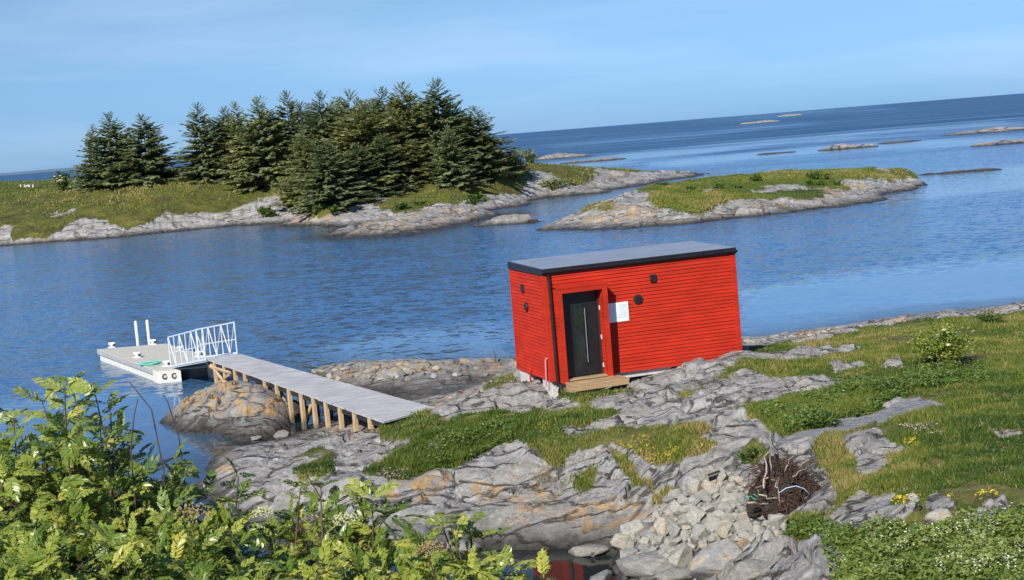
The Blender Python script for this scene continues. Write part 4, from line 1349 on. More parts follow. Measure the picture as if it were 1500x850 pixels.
for b0 in (0.0, FW - cw):
    mb = MB(); mb.hexa([fp(-0.04, b0, -0.30), fp(-0.04, b0 + cw, -0.30), fp(0.54, b0 + cw, -0.30), fp(0.54, b0, -0.30)], [fp(-0.04, b0, 0.404), fp(-0.04, b0 + cw, 0.404), fp(0.54, b0 + cw, 0.404), fp(0.54, b0, 0.404)])
    cb = mb.build('corner_block', M['hullside'], fl, bevel=0.02)
    for bb in (0.24, 0.56):
        a = Vector(fp(-0.042, b0 + bb, 0.22)); d = Vector((-lu[0], -lu[1], 0))
        mb = MB(); mb.tube([a, a + d * 0.03], 0.10, 16); bo = mb.build('bolt_socket', M['dark'], cb)
        mb = MB(); mb.tube([a + d * 0.03, a + d * 0.06], 0.055, 12); mb.build('bolt_head', M['hullside'], bo)
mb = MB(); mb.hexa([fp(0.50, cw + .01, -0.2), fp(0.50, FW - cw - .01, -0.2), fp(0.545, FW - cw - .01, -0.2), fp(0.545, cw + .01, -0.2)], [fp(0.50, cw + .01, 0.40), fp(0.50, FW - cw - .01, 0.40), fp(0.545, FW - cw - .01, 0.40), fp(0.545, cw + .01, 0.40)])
mb.build('shaded_end_face', M['dark'], fl)  # recessed face; dark colour paints in the shade under the gangway
for (px, py) in ((164.5, 509), (224.5, 504.5), (201.5, 523.5), (244.5, 536.5), (265, 514.5), (292, 522)):
    p = P(px, py, 0.44) - f0
    mb = MB()
    mb.box((p[0], p[1], 0.455), (0.30, 0.22, 0.03)); mb.tube([(p[0], p[1], 0.44), (p[0], p[1], 0.60)], 0.06, 10); mb.tube([(p[0] - .12, p[1], 0.58), (p[0] + .12, p[1], 0.58)], 0.055, 8)
    bl = mb.build('bollard', M['white'], fl)
    mb = MB(); mb.tube([(p[0] + 0.1, p[1] - 0.06, 0.53), (p[0] + 0.1, p[1] - 0.09, 0.53)], 0.055, 8); mb.build('shackle', M['dark'], bl)
for i, (px, pb_, ptp) in enumerate(((201.3, 506.5, 470.6), (218.2, 505.0, 469.0))):
    b = P(px, pb_, 0.40)
    h_ = PY(px - 2.5, ptp, b[1])[2]
    lab = ('white mooring pole at the back of the float, farther from the gangway', 'white mooring pole at the back of the float, nearer the gangway')[i]
    mp = empty('mooring_pole', (b[0], b[1] + 0.12, 0), 0, lab, 'mooring pole', 'mooring poles behind the float')
    mb = MB(); mb.tube([(0, 0, -1.5), (0, 0, h_ - 0.12)], 0.066, 14); mb.build('shaft', M['white'], mp, smooth=False)
    mb = MB(); mb.tube([(0, 0, h_ - 0.12), (0, 0, h_ - 0.03), (0, 0, h_)], [0.069, 0.06, 0.025], 14); mb.build('cap', M['white'], mp)
# turquoise net
p = P(221, 533.5, 0.44)
mb = MB()
rn = random.Random(8)
for k in range(26):
    a0 = rn.uniform(0, 6.28); pts = []
    for q_ in range(9):
        a = a0 + q_ * 0.7
        pts.append((math.cos(a) * rn.uniform(0.15, 0.75), math.sin(a) * rn.uniform(0.15, 0.55) * 1.0, 0.02 + rn.uniform(0, 0.09)))
    mb.tube(pts, 0.022, 4)
o = mb.build('fishing_net', M['net'])
o.location = (p[0], p[1], 0.445); o.scale = (0.62, 0.8, 0.5)
tag(o, 'heap of turquoise net lying on the float deck', 'net')

# ------------------------------------------------------------------ gangway
ga0, ga1 = P(250.6, 536.9, 0.50), P(301.5, 527.3, 1.16)
gb0, gb1 = P(291, 524.5, 0.50), P(347.5, 517.6, 1.16)
gc = (ga0 + gb1) / 2
gang = empty('gangway', (gc[0], gc[1], 0), 0, 'white railed metal gangway sloping from the jetty down to the float', 'gangway')
g0_ = np.array([gc[0], gc[1], 0])
mb = MB(); q = [ga0, ga1, gb1, gb0]
mb.hexa([p - g0_ - np.array([0, 0, 0.07]) for p in q][::-1], [p - g0_ for p in q][::-1]); mb.build('deck', M['steel'], gang)
hn = PY(245, 494.5, ga0[1])[2] - ga0[2]
for (e0, e1) in ((ga0, ga1), (gb0, gb1)):
    mb = MB()
    up_ = np.array([0, 0, hn])
    e0 = e0 - g0_; e1 = e1 - g0_
    mb.tube([e0 + up_, e1 + up_], 0.026, 6)
    mb.tube([e0, e1], 0.04, 6)
    mb.tube([e0 + up_ * 0.45, e1 + up_ * 0.45], 0.018, 5)
    nb_ = 6
    for k in range(nb_ + 1):
        a = e0 + (e1 - e0) * k / nb_
        mb.tube([a, a + up_], 0.024 if k in (0, nb_) else 0.019, 6)
        if k < nb_:
            m_ = e0 + (e1 - e0) * (k + 1) / nb_
            if k % 2 == 0: mb.tube([a + up_, m_], 0.017, 5)
            else: mb.tube([a, m_ + up_], 0.017, 5)
    mb.build('railing', M['steel'], gang)

# ------------------------------------------------------------------ stones and boulders
import bmesh


def hull_stone(seed, n=16, bev=0.06, sub=0):
    r = random.Random(seed)
    bm = bmesh.new()
    for _ in range(n):
        v = Vector((r.gauss(0, 1), r.gauss(0, 1), r.gauss(0, 1))).normalized() * r.uniform(0.8, 1.08)
        bm.verts.new(v)
    res = bmesh.ops.convex_hull(bm, input=bm.verts)
    junk = [e for e in res['geom_interior'] if isinstance(e, bmesh.types.BMVert)]
    if junk: bmesh.ops.delete(bm, geom=junk, context='VERTS')
    bmesh.ops.dissolve_limit(bm, angle_limit=0.32, verts=bm.verts, edges=bm.edges)
    bmesh.ops.bevel(bm, geom=list(bm.edges), offset=bev, segments=2, affect='EDGES', profile=0.6)
    me = bpy.data.meshes.new('stone')
    bm.to_mesh(me); bm.free()
    me.validate()
    return me


SM = [hull_stone(100 + i, 13 + i % 5, 0.06) for i in range(12)]
BM_ = [hull_stone(300 + i, 26 + i % 6, 0.16) for i in range(8)]
for m in SM: m.materials.append(M['stone'])
for m in BM_: m.materials.append(M['boulder'])
LM = [hull_stone(500 + i, 30, 0.16) for i in range(3)]
for m in LM: m.materials.append(M['lichenrock'])


def put_stone(px, py, w_px, h_px, me, label, group=None, name='stone', sink=0.35, cat='stone', rnd=random):
    p = hit(px, py + h_px * 0.35, 0.0)
    k = p[1] / F
    o = bpy.data.objects.new(name, me)
    COL.objects.link(o)
    rx = w_px * k / 2; rz = h_px * k / 2 * 1.1; ry = (rx + rz) / 2
    o.scale = (rx * 1.05, ry, rz)
    o.rotation_euler = (rnd.uniform(-.3, .3), rnd.uniform(-.3, .3) , rnd.uniform(-.6, .6))
    o.location = (p[0], p[1] + ry * 0.5, p[2] + rz * (1 - 2 * sink))
    return tag(o, label, cat, group)


rg = random.Random(21)
HEAP = [(902, 797), (950, 757), (1000, 718), (1052, 690), (1092, 705), (1108, 745), (1150, 768), (1152, 790), (1090, 792), (1050, 800), (1010, 815), (960, 815), (918, 815)]
hx_ = np.array([p[0] for p in HEAP]); hy_ = np.array([p[1] for p in HEAP])
spots = []
tries = 0
while len(spots) < 130 and tries < 9000:
    tries += 1
    x, y = rg.uniform(895, 1155), rg.uniform(688, 816)
    if not inpoly(np.array([x]), np.array([y]), HEAP)[0]: continue
    big = rg.random() ** 2.2
    wpx = 14 + 36 * big * (1.25 - (x - 895) / 400)
    if any((x - a) ** 2 + ((y - b) * 1.5) ** 2 < ((wpx + c) * 0.30) ** 2 for a, b, c in spots): continue
    spots.append((x, y, wpx))
for i, (x, y, wpx) in enumerate(spots):
    o = put_stone(x, y, wpx * rg.uniform(0.9, 1.25), wpx * rg.uniform(0.7, 1.05), SM[i % 12], 'pale angular blasted stone in the heap sloping down to the pool', 'stones of the heap beside the pool', sink=0.28, rnd=rg)
tiny = 0
while tiny < 70:
    x, y = rg.uniform(895, 1155), rg.uniform(688, 816)
    if not inpoly(np.array([x]), np.array([y]), HEAP)[0]: continue
    put_stone(x, y, rg.uniform(6, 12), rg.uniform(5, 9), (SM if rg.random() < .6 else BM_)[tiny % 8], 'small chip of stone filling gaps in the heap beside the pool', 'small chips in the stone heap', sink=0.1, rnd=rg)
    tiny += 1
BIG = [
    (1012, 762, 42, 34, SM, 'large pale block in the middle of the stone heap, bigger than its neighbours'),
    (975, 772, 40, 38, SM, 'tall pale split block near the lower left of the heap'),
    (929, 775, 44, 42, SM, 'big white angular block at the left foot of the heap'),
    (1064, 776, 36, 32, SM, 'cream faced block at the lower right of the heap'),
    (1140, 762, 34, 26, SM, 'yellowish block under the root pile'),
    (986, 728, 34, 16, BM_, 'flat grey slab lying in grass at the top of the heap'),
    (612, 782, 62, 36, BM_, 'dark squarish boulder at the pool edge, left end'),
    (575, 792, 40, 22, BM_, 'low dark boulder left of the squarish one at the pool edge'),
    (862, 806, 74, 24, BM_, 'long brown boulder at the right edge of the pool'),
    (955, 822, 110, 40, BM_, 'broad dark slab boulder below the pale heap'),
    (880, 846, 48, 22, BM_, 'rounded boulder at the bottom edge beside the pool'),
    (1052, 815, 100, 66, LM, 'large whitish boulder with orange lichen below the heap'),
    (1100, 838, 90, 40, BM_, 'grey cracked slab at the bottom, right of the lichened boulder'),
    (1000, 842, 84, 30, BM_, 'dark grey slab at the bottom edge between two boulders'),
    (760, 846, 30, 18, BM_, 'small stone standing in the pool water'),
    (680, 800, 60, 24, BM_, 'dark low boulder in the shade at the middle of the pool edge'),
    (1338, 728, 17, 16, LM, 'small upright pale stone in grass by the yellow flowers'),
    (1378, 754, 44, 32, LM, 'mossy grey boulder in grass right of the small upright stone'),
    (392, 618, 13, 9, SM, 'single pale stone on the dark rock beneath the jetty'),
    (410, 636, 34, 12, BM_, 'dark flat stone in shallow water beneath the jetty posts'),
    (365, 642, 40, 10, BM_, 'low wet stone at the inlet edge left of the jetty posts'),
    (640, 655, 30, 14, LM, 'pale low stone among grass between jetty and pool bank'),
]
for i, (x, y, a, b, fam, lab) in enumerate(BIG):
    o = put_stone(x, y, a, b, fam[i % len(fam)], lab, None, 'boulder' if fam is not SM else 'stone', 0.32 if fam is SM else 0.38, 'boulder' if fam is not SM else 'stone', rg)
# broken rock along the shelf behind the jetty
for i in range(44):
    x = rg.uniform(458, 745); y = 541 + rg.uniform(-3, 14)
    put_stone(x, y, rg.uniform(7, 17), rg.uniform(5, 10), (BM_ if rg.random() < .6 else LM)[i % 3], 'small broken rock on the shore shelf behind the jetty', 'broken rocks behind the jetty', sink=0.35, rnd=rg)
for i in range(26):
    x = rg.uniform(1095, 1330); y = 498 - (x - 1095) * 0.13 + rg.uniform(-1, 5)
    put_stone(x, y, rg.uniform(6, 14), rg.uniform(3, 6), (SM if rg.random() < .6 else LM)[i % 3], 'small shore stone at the waterline right of the cabin', 'shore stones right of the cabin', sink=0.35, rnd=rg)

# ------------------------------------------------------------------ root heap
rp = hit(1157, 735)
heap = empty('root_heap', tuple(rp), 0, 'dark pile of uprooted roots and peat with bleached branches beside the stone heap', 'root heap')
kk = rp[1] / F
hw, hh = 55 * kk, 72 * kk
bm = bmesh.new()
bmesh.ops.create_icosphere(bm, subdivisions=5, radius=1)
for v in bm.verts:
    c = v.co
    n_ = fbm(np.array([c.x * 2.2 + c.z]), np.array([c.y * 2.2 + c.z * 1.7]), 41, 5)[0]
    taper = 1 - 0.42 * max(0, c.z)
    k_ = 1 + n_ * 0.45
    skew = -0.28 * max(0, c.z)
    v.co = Vector((c.x * hw * taper * k_ + skew * hw, c.y * hw * 0.7 * taper * k_, max(c.z, -0.25) * hh * k_ * 0.92))
me = bpy.data.meshes.new('peat'); bm.to_mesh(me); bm.free()
link('peat_mass', me, M['peat'], heap)


def squiggle(r, p0, d, ln, n=6, wob=0.5):
    pts = [Vector(p0)]; d = Vector(d).normalized()
    for _ in range(n):
        d = (d + Vector((r.gauss(0, wob), r.gauss(0, wob), r.gauss(0, wob * .7)))).normalized()
        pts.append(pts[-1] + d * ln / n)
    return pts


for nm, mt, cnt, rad in (('root_tangle', 'root', 520, 0.007), ('fine_roots', 'redroot', 230, 0.005)):
    mb = MB()
    for _ in range(cnt):
        th = rg.uniform(0, 6.28); zf = rg.random() ** 0.8
        tp_ = 1 - 0.42 * zf
        p0 = (math.cos(th) * hw * tp_ * 0.9 * math.sqrt(1 - (zf * .85) ** 2) - 0.28 * zf * hw, math.sin(th) * hw * 0.65 * tp_ * math.sqrt(1 - (zf * .85) ** 2), zf * hh * 0.85)
        sg_ = rg.choice((-1, 1)) * rg.uniform(.6, 1.6); pts = squiggle(rg, p0, (math.cos(th) * .35 - math.sin(th) * sg_, math.sin(th) * .35 + math.cos(th) * sg_, rg.uniform(-1.3, .5)), rg.uniform(0.12, 0.5), 5, 0.45)
        rad0 = rad * rg.uniform(0.6, 2.0)
        mb.tube(pts, [rad0 * (1 - 0.7 * i / 5) for i in range(6)], 4, False)
    mb.build(nm, M[mt], heap)
for i, (x0, y0, x1, y1, r0) in enumerate(((1118, 715, 1129, 632, .022), (1128, 690, 1126, 640, .014), (1122, 700, 1108, 720, .016), (1140, 712, 1120, 688, .015), (1143, 735, 1138, 700, .013), (1170, 690, 1186, 665, .012), (1150, 690, 1165, 655, .012), (1160, 700, 1200, 672, .01), (1110, 727, 1150, 733, .02), (1100, 735, 1142, 742, .022))):
    a = PY(x0, y0, rp[1] - hw * 0.72); b = PY(x1, y1, rp[1] - hw * 0.5 + rg.uniform(-.2, .3))
    pts = []
    for q_ in range(8):
        f_ = q_ / 7
        pts.append(a + (b - a) * f_ + np.array([rg.gauss(0, .025), rg.gauss(0, .025), rg.gauss(0, .02)]) - rp)
    mb = MB(); mb.tube(pts, [r0 * .75 * (1 - .65 * q_ / 7) for q_ in range(8)], 6); mb.build('branch', M['palewood'], heap, smooth=True)
for nm, mt, pxs, lab, cat in (('rope', 'bluerope', ((1140, 723), (1152, 715), (1166, 712), (1178, 716), (1186, 724), (1180, 730)), 'pale blue rope tangled over the root pile', 'rope'),
                              ('twine', 'greenrope', ((1092, 730), (1100, 727), (1106, 732), (1112, 729), (1104, 724)), 'scrap of green twine at the left foot of the root pile', 'twine')):
    pts = [PY(x, y, rp[1] - hw * 0.74 - 0.05) for x, y in pxs]
    mb = MB(); mb.tube(pts, 0.008, 6); o = mb.build(nm, M[mt], None, smooth=True); tag(o, lab, cat)
# black pipe end and rusty plate above the heap
a = hit(1038, 708); b = hit(1066, 697)
pe_ = empty('drain_pipe', tuple(a), 0, 'short black drain pipe lying at the top of the stone heap', 'pipe')
d = Vector(b - a) * 0.6; d.z = 0.05
mb = MB(); mb.tube([Vector((0, 0, 0.10)), d * 0.5 + Vector((0, 0, .10)), d + Vector((0, 0, .10))], 0.06, 16); mb.build('tube', M['black'], pe_, smooth=False)
mb = MB(); mb.tube([d + Vector((0, 0, .10)), d * 1.06 + Vector((0, 0, .10))], 0.07, 16); mb.build('collar', M['dark'], pe_)
put_stone(1024, 714, 40, 26, SM[3].copy(), 'rust coloured slab of rock beside the black pipe', None, 'boulder', 0.35, 'boulder', rg).data.materials[0] = M['rust']

# dead stick by the shore
b = hit(726, 531); t_ = PY(722, 512, b[1])
mb = MB(); mb.tube([b - b, (t_ - b) * 0.5 + np.array([0.03, 0, 0]), t_ - b], [0.03, 0.024, 0.014], 6)
o = mb.build('driftwood_stick', M['bark']); o.location = b; tag(o, 'thin dead stick upright on the dark shore left of the cabin', 'stick')

# ------------------------------------------------------------------ grass, herbs and flowers on the shore
NPY, NPX = LX.shape
PXg, PYg = proj(LX, LY, LZ)
view = (PXg > -40) & (PXg < 1545) & (PYg > 430) & (PYg < 900)


def pick(n, mask):
    idx = np.flatnonzero(mask.ravel())
    k = RNG.choice(idx, n)
    jx = RNG.uniform(-.5, .5, n); jy = RNG.uniform(-.5, .5, n)
    y = LY.ravel()[k]; x = LX.ravel()[k]; z = LZ.ravel()[k]
    x = x + jx * y * (_urow[1] - _urow[0]); y2 = y * (1 + jy * 0.0021)
    return x, y2, z, k


def blades(x, y, z, h, w_, tone, lean=0.45):
    n = len(x)
    th = RNG.uniform(0, 6.28, n); la = RNG.uniform(0, 6.28, n); lm = RNG.uniform(0.05, lean, n) * h
    dx, dy = np.cos(th) * w_ / 2, np.sin(th) * w_ / 2
    V = np.empty((n, 5, 3))
    mx, my = np.cos(la) * lm * 0.35, np.sin(la) * lm * 0.35
    V[:, 0] = np.stack([x - dx, y - dy, z - 0.02], -1)
    V[:, 1] = np.stack([x + dx, y + dy, z - 0.02], -1)
    V[:, 2] = np.stack([x + dx * .75 + mx, y + dy * .75 + my, z + h * 0.55], -1)
    V[:, 3] = np.stack([x - dx * .75 + mx, y - dy * .75 + my, z + h * 0.55], -1)
    V[:, 4] = np.stack([x + np.cos(la) * lm, y + np.sin(la) * lm, z + h], -1)
    b = np.arange(n)[:, None] * 5
    q = b + np.array([0, 1, 2, 3]); t = b + np.array([3, 2, 4])
    col = np.repeat(tone[:, None], 5, 1)
    col = np.stack([col, col, col], -1)
    return V.reshape(-1, 3), q, t, col.reshape(-1, 3)


gm = view & (LR > 0.3)
x, y, z, k = pick(300000, gm)
nz = fbm(x * 0.5, y * 0.5, 1001, 4); nz2 = fbm(x * 1.7, y * 1.7, 1002, 3); nz3 = fbm(x * 0.23, y * 0.23, 1003, 3)
pxk, pyk = PXg.ravel()[k], PYg.ravel()[k]
keep_ = (nz2 * .7 + nz + RNG.normal(0, .12, len(x))) > -0.30
x, y, z, k, nz, nz2, nz3, pxk, pyk = [q_[keep_] for q_ in (x, y, z, k, nz, nz2, nz3, pxk, pyk)]
lush = inpoly(pxk, pyk, [(560, 680), (660, 610), (800, 600), (760, 640), (650, 700)]) | inpoly(pxk, pyk, [(1100, 590), (1260, 580), (1330, 560), (1330, 600), (1240, 630), (1120, 645)]) | inpoly(pxk, pyk, [(1147, 771), (1260, 755), (1260, 820), (1160, 830)])
h = 0.03 + 0.085 * np.clip(0.45 + nz + nz2 * .6, 0, 1.4) * RNG.uniform(0.3, 1.3, len(x))
h = np.where(lush, h * 1.5 + 0.03, h) * np.clip(LR.ravel()[k], .4, 1)
tone = np.clip(0.36 + nz3 * 0.6 + nz2 * 0.55 + nz * .35 + RNG.normal(0, .13, len(x)), 0, 0.9)
tone = np.where(lush, tone * 0.5 + 0.2, tone)
straw = RNG.random(len(x)) < (0.03 + 0.12 * np.clip(nz2 * 2.2, 0, 1))
tone = np.where(straw & ~lush, RNG.uniform(.82, 1.0, len(x)), tone)
V, q, t, c = blades(x, y, z, h, 0.006 + 0.0004 * y, tone, 1.0)
me = np_mesh('grass', V, [q, t], False, c, 'tone')
o = link('grass', me, M['grass']); tag(o, 'short green and straw coloured grass over the shore', 'grass', kind='stuff')


def leaf_quads(x, y, z, size, tone, tilt=0.6):
    n = len(x)
    nrm = np.stack([RNG.normal(0, tilt, n), RNG.normal(0, tilt, n), np.ones(n)], -1)
    nrm /= np.linalg.norm(nrm, axis=1)[:, None]
    th = RNG.uniform(0, 6.28, n)
    a = np.stack([np.cos(th), np.sin(th), np.zeros(n)], -1)
    a -= nrm * (a * nrm).sum(1)[:, None]; a /= np.linalg.norm(a, axis=1)[:, None]
    b = np.cross(nrm, a)
    c = np.stack([x, y, z], -1)
    s = size[:, None]
    V = np.stack([c - a * s, c + b * s * 0.45 - a * s * .1, c + a * s, c - b * s * 0.45 - a * s * .1], 1).reshape(-1, 3)
    q = np.arange(n)[:, None] * 4 + np.array([0, 1, 2, 3])
    col = np.repeat(tone, 4)
    return V, q, np.stack([col, col, col], -1)


HERB = [[(1215, 850), (1200, 790), (1290, 775), (1360, 785), (1440, 765), (1520, 750), (1560, 900), (1230, 900)],
        [(1150, 772), (1199, 762), (1250, 783), (1250, 812), (1199, 820), (1155, 825)],
        [(1100, 605), (1180, 585), (1260, 560), (1330, 565), (1330, 598), (1250, 620), (1160, 640)],
        [(600, 690), (640, 650), (720, 620), (770, 612), (750, 645), (690, 680)],
        [(1320, 545), (1440, 535), (1450, 560), (1330, 575)]]
hm = np.zeros(LX.shape, bool)
for p in HERB: hm |= inpoly(PXg, PYg, p)
near_h = inpoly(PXg, PYg, HERB[0])
V1 = []; 
x, y, z, k = pick(26000, hm & (LR > 0.3) & ~near_h)
x2, y2, z2, k2 = pick(30000, near_h & (LZ > 1.2))
x = np.r_[x, x2]; y = np.r_[y, y2]; z = np.r_[z, z2]
ishi = np.r_[np.zeros(26000), np.ones(30000)]
cl_ = vnoise(x * 2.2, y * 2.2, 1201)
hgt = (0.06 + 0.20 * cl_ ** 1.5) * RNG.random(len(x)) ** 0.5 * (1 + 0.25 * ishi)
tone = np.clip(0.38 + 0.35 * (hgt / 0.3) + RNG.normal(0, .12, len(x)) + 0.28 * ishi * cl_, 0, 1)
V, q, c = leaf_quads(x, y, z + hgt, RNG.uniform(0.02, 0.045, len(x)), tone, 0.7)
me = np_mesh('ground_cover', V, [q], False, c, 'tone')
o = link('ground_cover', me, M['herb']); tag(o, 'leafy green herbs growing in the grass', 'ground cover', kind='stuff')


def flowers(name, mat, polys, n, hgt, size, label, clump=0.0):
    m = np.zeros(LX.shape, bool)
    for p in polys: m |= inpoly(PXg, PYg, p)
    m &= LZ > 0.5
    x, y, z, k = pick(n * 3, m)
    keep = vnoise(x * 2.5, y * 2.5, 1301 + n) > clump
    x, y, z = x[keep][:n], y[keep][:n], z[keep][:n]
    n = len(x)
    Vs = []; qs = []; off = 0
    for j in range(3):
        V, q, c = leaf_quads(x + RNG.normal(0, size * .6, n), y + RNG.normal(0, size * .6, n), z + RNG.uniform(hgt * .7, hgt, n), np.full(n, size) * RNG.uniform(.6, 1.1, n), np.ones(n), 0.5)
        Vs.append(V); qs.append(q + off); off += len(V)
    me = np_mesh(name, np.concatenate(Vs), [np.concatenate(qs)], False)
    o = link(name, me, mat); tag(o, label, 'flowers', kind='stuff')


flowers('yellow_flowers', M['yellow'], [[(925, 668), (945, 655), (1000, 660), (1005, 680), (960, 688), (935, 680)], [(1022, 655), (1053, 653), (1053, 663), (1025, 668)], [(890, 652), (945, 640), (960, 652), (920, 664)], [(1385, 735), (1440, 720), (1470, 735), (1420, 750)],
        [(1305, 735), (1350, 735), (1350, 755), (1310, 750)], [(1310, 648), (1340, 645), (1345, 660), (1315, 665)], [(770, 622), (810, 618), (800, 634), (770, 634)]], 430, 0.11, 0.016, 'yellow flowers in clumps in the short grass', 0.45)
flowers('white_flowers', M['petal'], [[(1215, 850), (1230, 800), (1300, 790), (1380, 790), (1440, 775), (1520, 760), (1530, 870), (1230, 870)], [(420, 640), (500, 645), (480, 665), (430, 655)], [(1180, 800), (1280, 780), (1280, 810), (1190, 825)]], 300, 0.30, 0.016, 'white flower heads among the herbs', 0.42)
flowers('pink_flowers', M['pinkpetal'], [[(690, 565), (757, 552), (757, 566), (700, 578)], [(1320, 625), (1400, 620), (1390, 640), (1320, 638)], [(838, 735), (870, 720), (860, 745)], [(540, 690), (600, 690), (590, 705), (545, 705)], [(1250, 780), (1300, 775), (1290, 795)], [(860, 585), (890, 580), (890, 590)]], 420, 0.07, 0.018, 'pale pink flowers in dry turf', 0.35)


# ------------------------------------------------------------------ shrub on the right
def shrub(name, base, height, width, nst, nleaf, lsize, mat, label, cat='shrub', blooms=(), tone0=0.5, group=None, leafy=0.35, seed=1):
    r = random.Random(seed)
    root = empty(name, tuple(base), 0, label, cat, group)
    mb = MB(); tips = []
    for i in range(nst):
        a = r.uniform(0, 6.28); rad = r.random() ** 0.5 * width
        tgt = Vector((math.cos(a) * rad, math.sin(a) * rad * .8, height * r.uniform(0.6, 1.0) * (1 - 0.35 * (rad / width) ** 2)))
        mid = Vector((tgt.x * 0.35 + r.gauss(0, .05) * width, tgt.y * .35, tgt.z * 0.55))
        pts = []
        b0 = Vector((math.cos(a) * width * .12, math.sin(a) * width * .12, -0.05))
        for q_ in range(7):
            f_ = q_ / 6
            pts.append(b0 * (1 - f_) ** 2 + mid * 2 * f_ * (1 - f_) + tgt * f_ * f_)
        mb.tube(pts, [height * .011 * (1 - .7 * q_ / 6) for q_ in range(7)], 5, False)
        tips.append(pts)
    mb.build('stems', M['twig'], root)
    xs = np.empty((nleaf, 3)); tn = np.empty(nleaf)
    for i in range(nleaf):
        pts = r.choice(tips); f_ = leafy + (1 - leafy) * r.random() ** 0.7
        p = pts[min(5, int(f_ * 6))].lerp(pts[min(6, int(f_ * 6) + 1)], f_ * 6 % 1)
        s_ = width * 0.14
        xs[i] = (p.x + r.gauss(0, s_), p.y + r.gauss(0, s_), max(0.02, p.z + r.gauss(0, s_ * .7)))
        tn[i] = min(1, max(0, tone0 + r.gauss(0, .16)))
    V, q, c = leaf_quads(xs[:, 0], xs[:, 1], xs[:, 2], RNG.uniform(lsize * .6, lsize * 1.2, nleaf), tn, 0.8)
    link('foliage', np_mesh('foliage', V, [q], False, c, 'tone'), mat, root)
    for (bx, by, bz, br) in blooms:
        m2 = bmesh.new(); bmesh.ops.create_icosphere(m2, subdivisions=2, radius=br)
        for v in m2.verts: v.co = v.co * (1 + r.uniform(-.25, .25)) ; v.co.z *= .6
        me = bpy.data.meshes.new('flower_cluster'); m2.to_mesh(me); m2.free()
        fo = link('flower_cluster', me, M['cream'], root); fo.location = (bx, by, bz)
    return root


b = hit(1378, 536)
k_ = b[1] / F
shrub('shrub', b, 66 * k_, 50 * k_, 48, 3000, 0.045, M['rowan'], 'loose leafy shrub with pale flower clusters standing in the grass right of the cabin', blooms=((0.05, -.45, 36 * k_, .055), (-.02, -.4, 58 * k_, .05)), tone0=0.55, seed=5)
b = hit(1452, 476); k_ = b[1] / F
shrub('low_shrub', b, 24 * k_, 22 * k_, 14, 420, 0.05, M['herb'], 'small dark green shrub behind the loose shrub near the water', tone0=0.3, seed=6)
b = hit(1300, 578); k_ = b[1] / F
shrub('low_shrub', b, 22 * k_, 34 * k_, 16, 900, 0.04, M['herb'], 'dense low green shrub at the upper end of the gravel strip', tone0=0.3, seed=7, leafy=.1)
b = hit(1205, 625); k_ = b[1] / F
shrub('low_shrub', b, 20 * k_, 34 * k_, 16, 900, 0.04, M['herb'], 'dense low green shrub along the middle of the gravel strip', tone0=0.3, seed=8, leafy=.1)
b = hit(1098, 678); k_ = b[1] / F
shrub('low_shrub', b, 26 * k_, 18 * k_, 12, 420, 0.04, M['herb'], 'small tuft of green leaves left of the root pile', tone0=0.35, seed=9, leafy=.1)

# ------------------------------------------------------------------ spruces and shrubs on the wooded island
def spruce_mesh(seed, h=10.0, r=2.6, nb=230, top=1.0, sparse=1.0, tone=0.45, brown=0.0):
    g = np.random.default_rng(seed)
    Vs = []; tn = []
    for i in range(nb):
        f_ = (i + g.random()) / nb
        f_ = f_ ** 0.85
        zz = h * (0.02 + 0.975 * f_)
        prof = (1 - f_) ** 0.80 * (0.72 + 0.28 * min(1, f_ / 0.12))
        ln = 1.62 * r * prof * g.uniform(0.62, 1.16) + 0.15
        az = g.uniform(0, 2 * np.pi)
        rise = -0.24 + 0.80 * f_ ** 2 + 1.7 * max(0.0, f_ - 0.90) / 0.1 + g.normal(0, .08)
        d = np.array([np.cos(az), np.sin(az), 0.0])
        sd_ = np.array([-np.sin(az), np.cos(az), 0.0])
        n = int(8 + ln * 11 * sparse)
        s = np.sort(g.uniform(0.12, 1.0, n))
        out = s * ln
        zc = zz + out * rise + 0.12 * ln * (s ** 2.2) * 1.6 - 0.05 * ln
        side = np.where(g.random(n) < 0.5, 1, -1)
        ang = side * g.uniform(0.25, 1.1, n) * (1 - 0.5 * s)
        L_ = 1.15 * (0.26 + 0.34 * ln * (1 - s) * 0.6 + 0.12 * g.random(n)) * (0.6 + 0.5 * (1 - f_)) * (1 - 0.45 * min(1, max(0, (f_ - 0.78) / 0.2)))
        W_ = L_ * g.uniform(0.20, 0.34, n)
        dr = d[None, :] * np.cos(ang)[:, None] + sd_[None, :] * np.sin(ang)[:, None]
        dr[:, 2] += g.normal(0.02, 0.22, n) + (rise * .5)
        dr /= np.linalg.norm(dr, axis=1)[:, None]
        dr[:, 2] -= 0.22 * (1 - f_); dr /= np.linalg.norm(dr, axis=1)[:, None]
        up = np.array([0, 0, 1.0]) + d * 0.75 + g.normal(0, .35, (n, 3))
        w_ = np.cross(dr, up); w_ /= np.linalg.norm(w_, axis=1)[:, None] + 1e-6
        base = d[None, :] * out[:, None]
        base[:, 2] = zc
        p0 = base - dr * L_[:, None] * 0.25
        p2 = base + dr * L_[:, None]
        pm = base + dr * L_[:, None] * 0.35
        dn_ = np.cross(w_, dr) * 0.0
        V = np.stack([p0, pm + w_ * W_[:, None], p2, pm - w_ * W_[:, None]], 1)
        Vs.append(V.reshape(-1, 3))
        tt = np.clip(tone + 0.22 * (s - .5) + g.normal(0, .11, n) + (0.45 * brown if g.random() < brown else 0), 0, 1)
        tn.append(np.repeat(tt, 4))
    V = np.concatenate(Vs); t = np.concatenate(tn)
    q = np.arange(len(V)).reshape(-1, 4)
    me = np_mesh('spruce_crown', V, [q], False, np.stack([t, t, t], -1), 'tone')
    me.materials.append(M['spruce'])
    return me


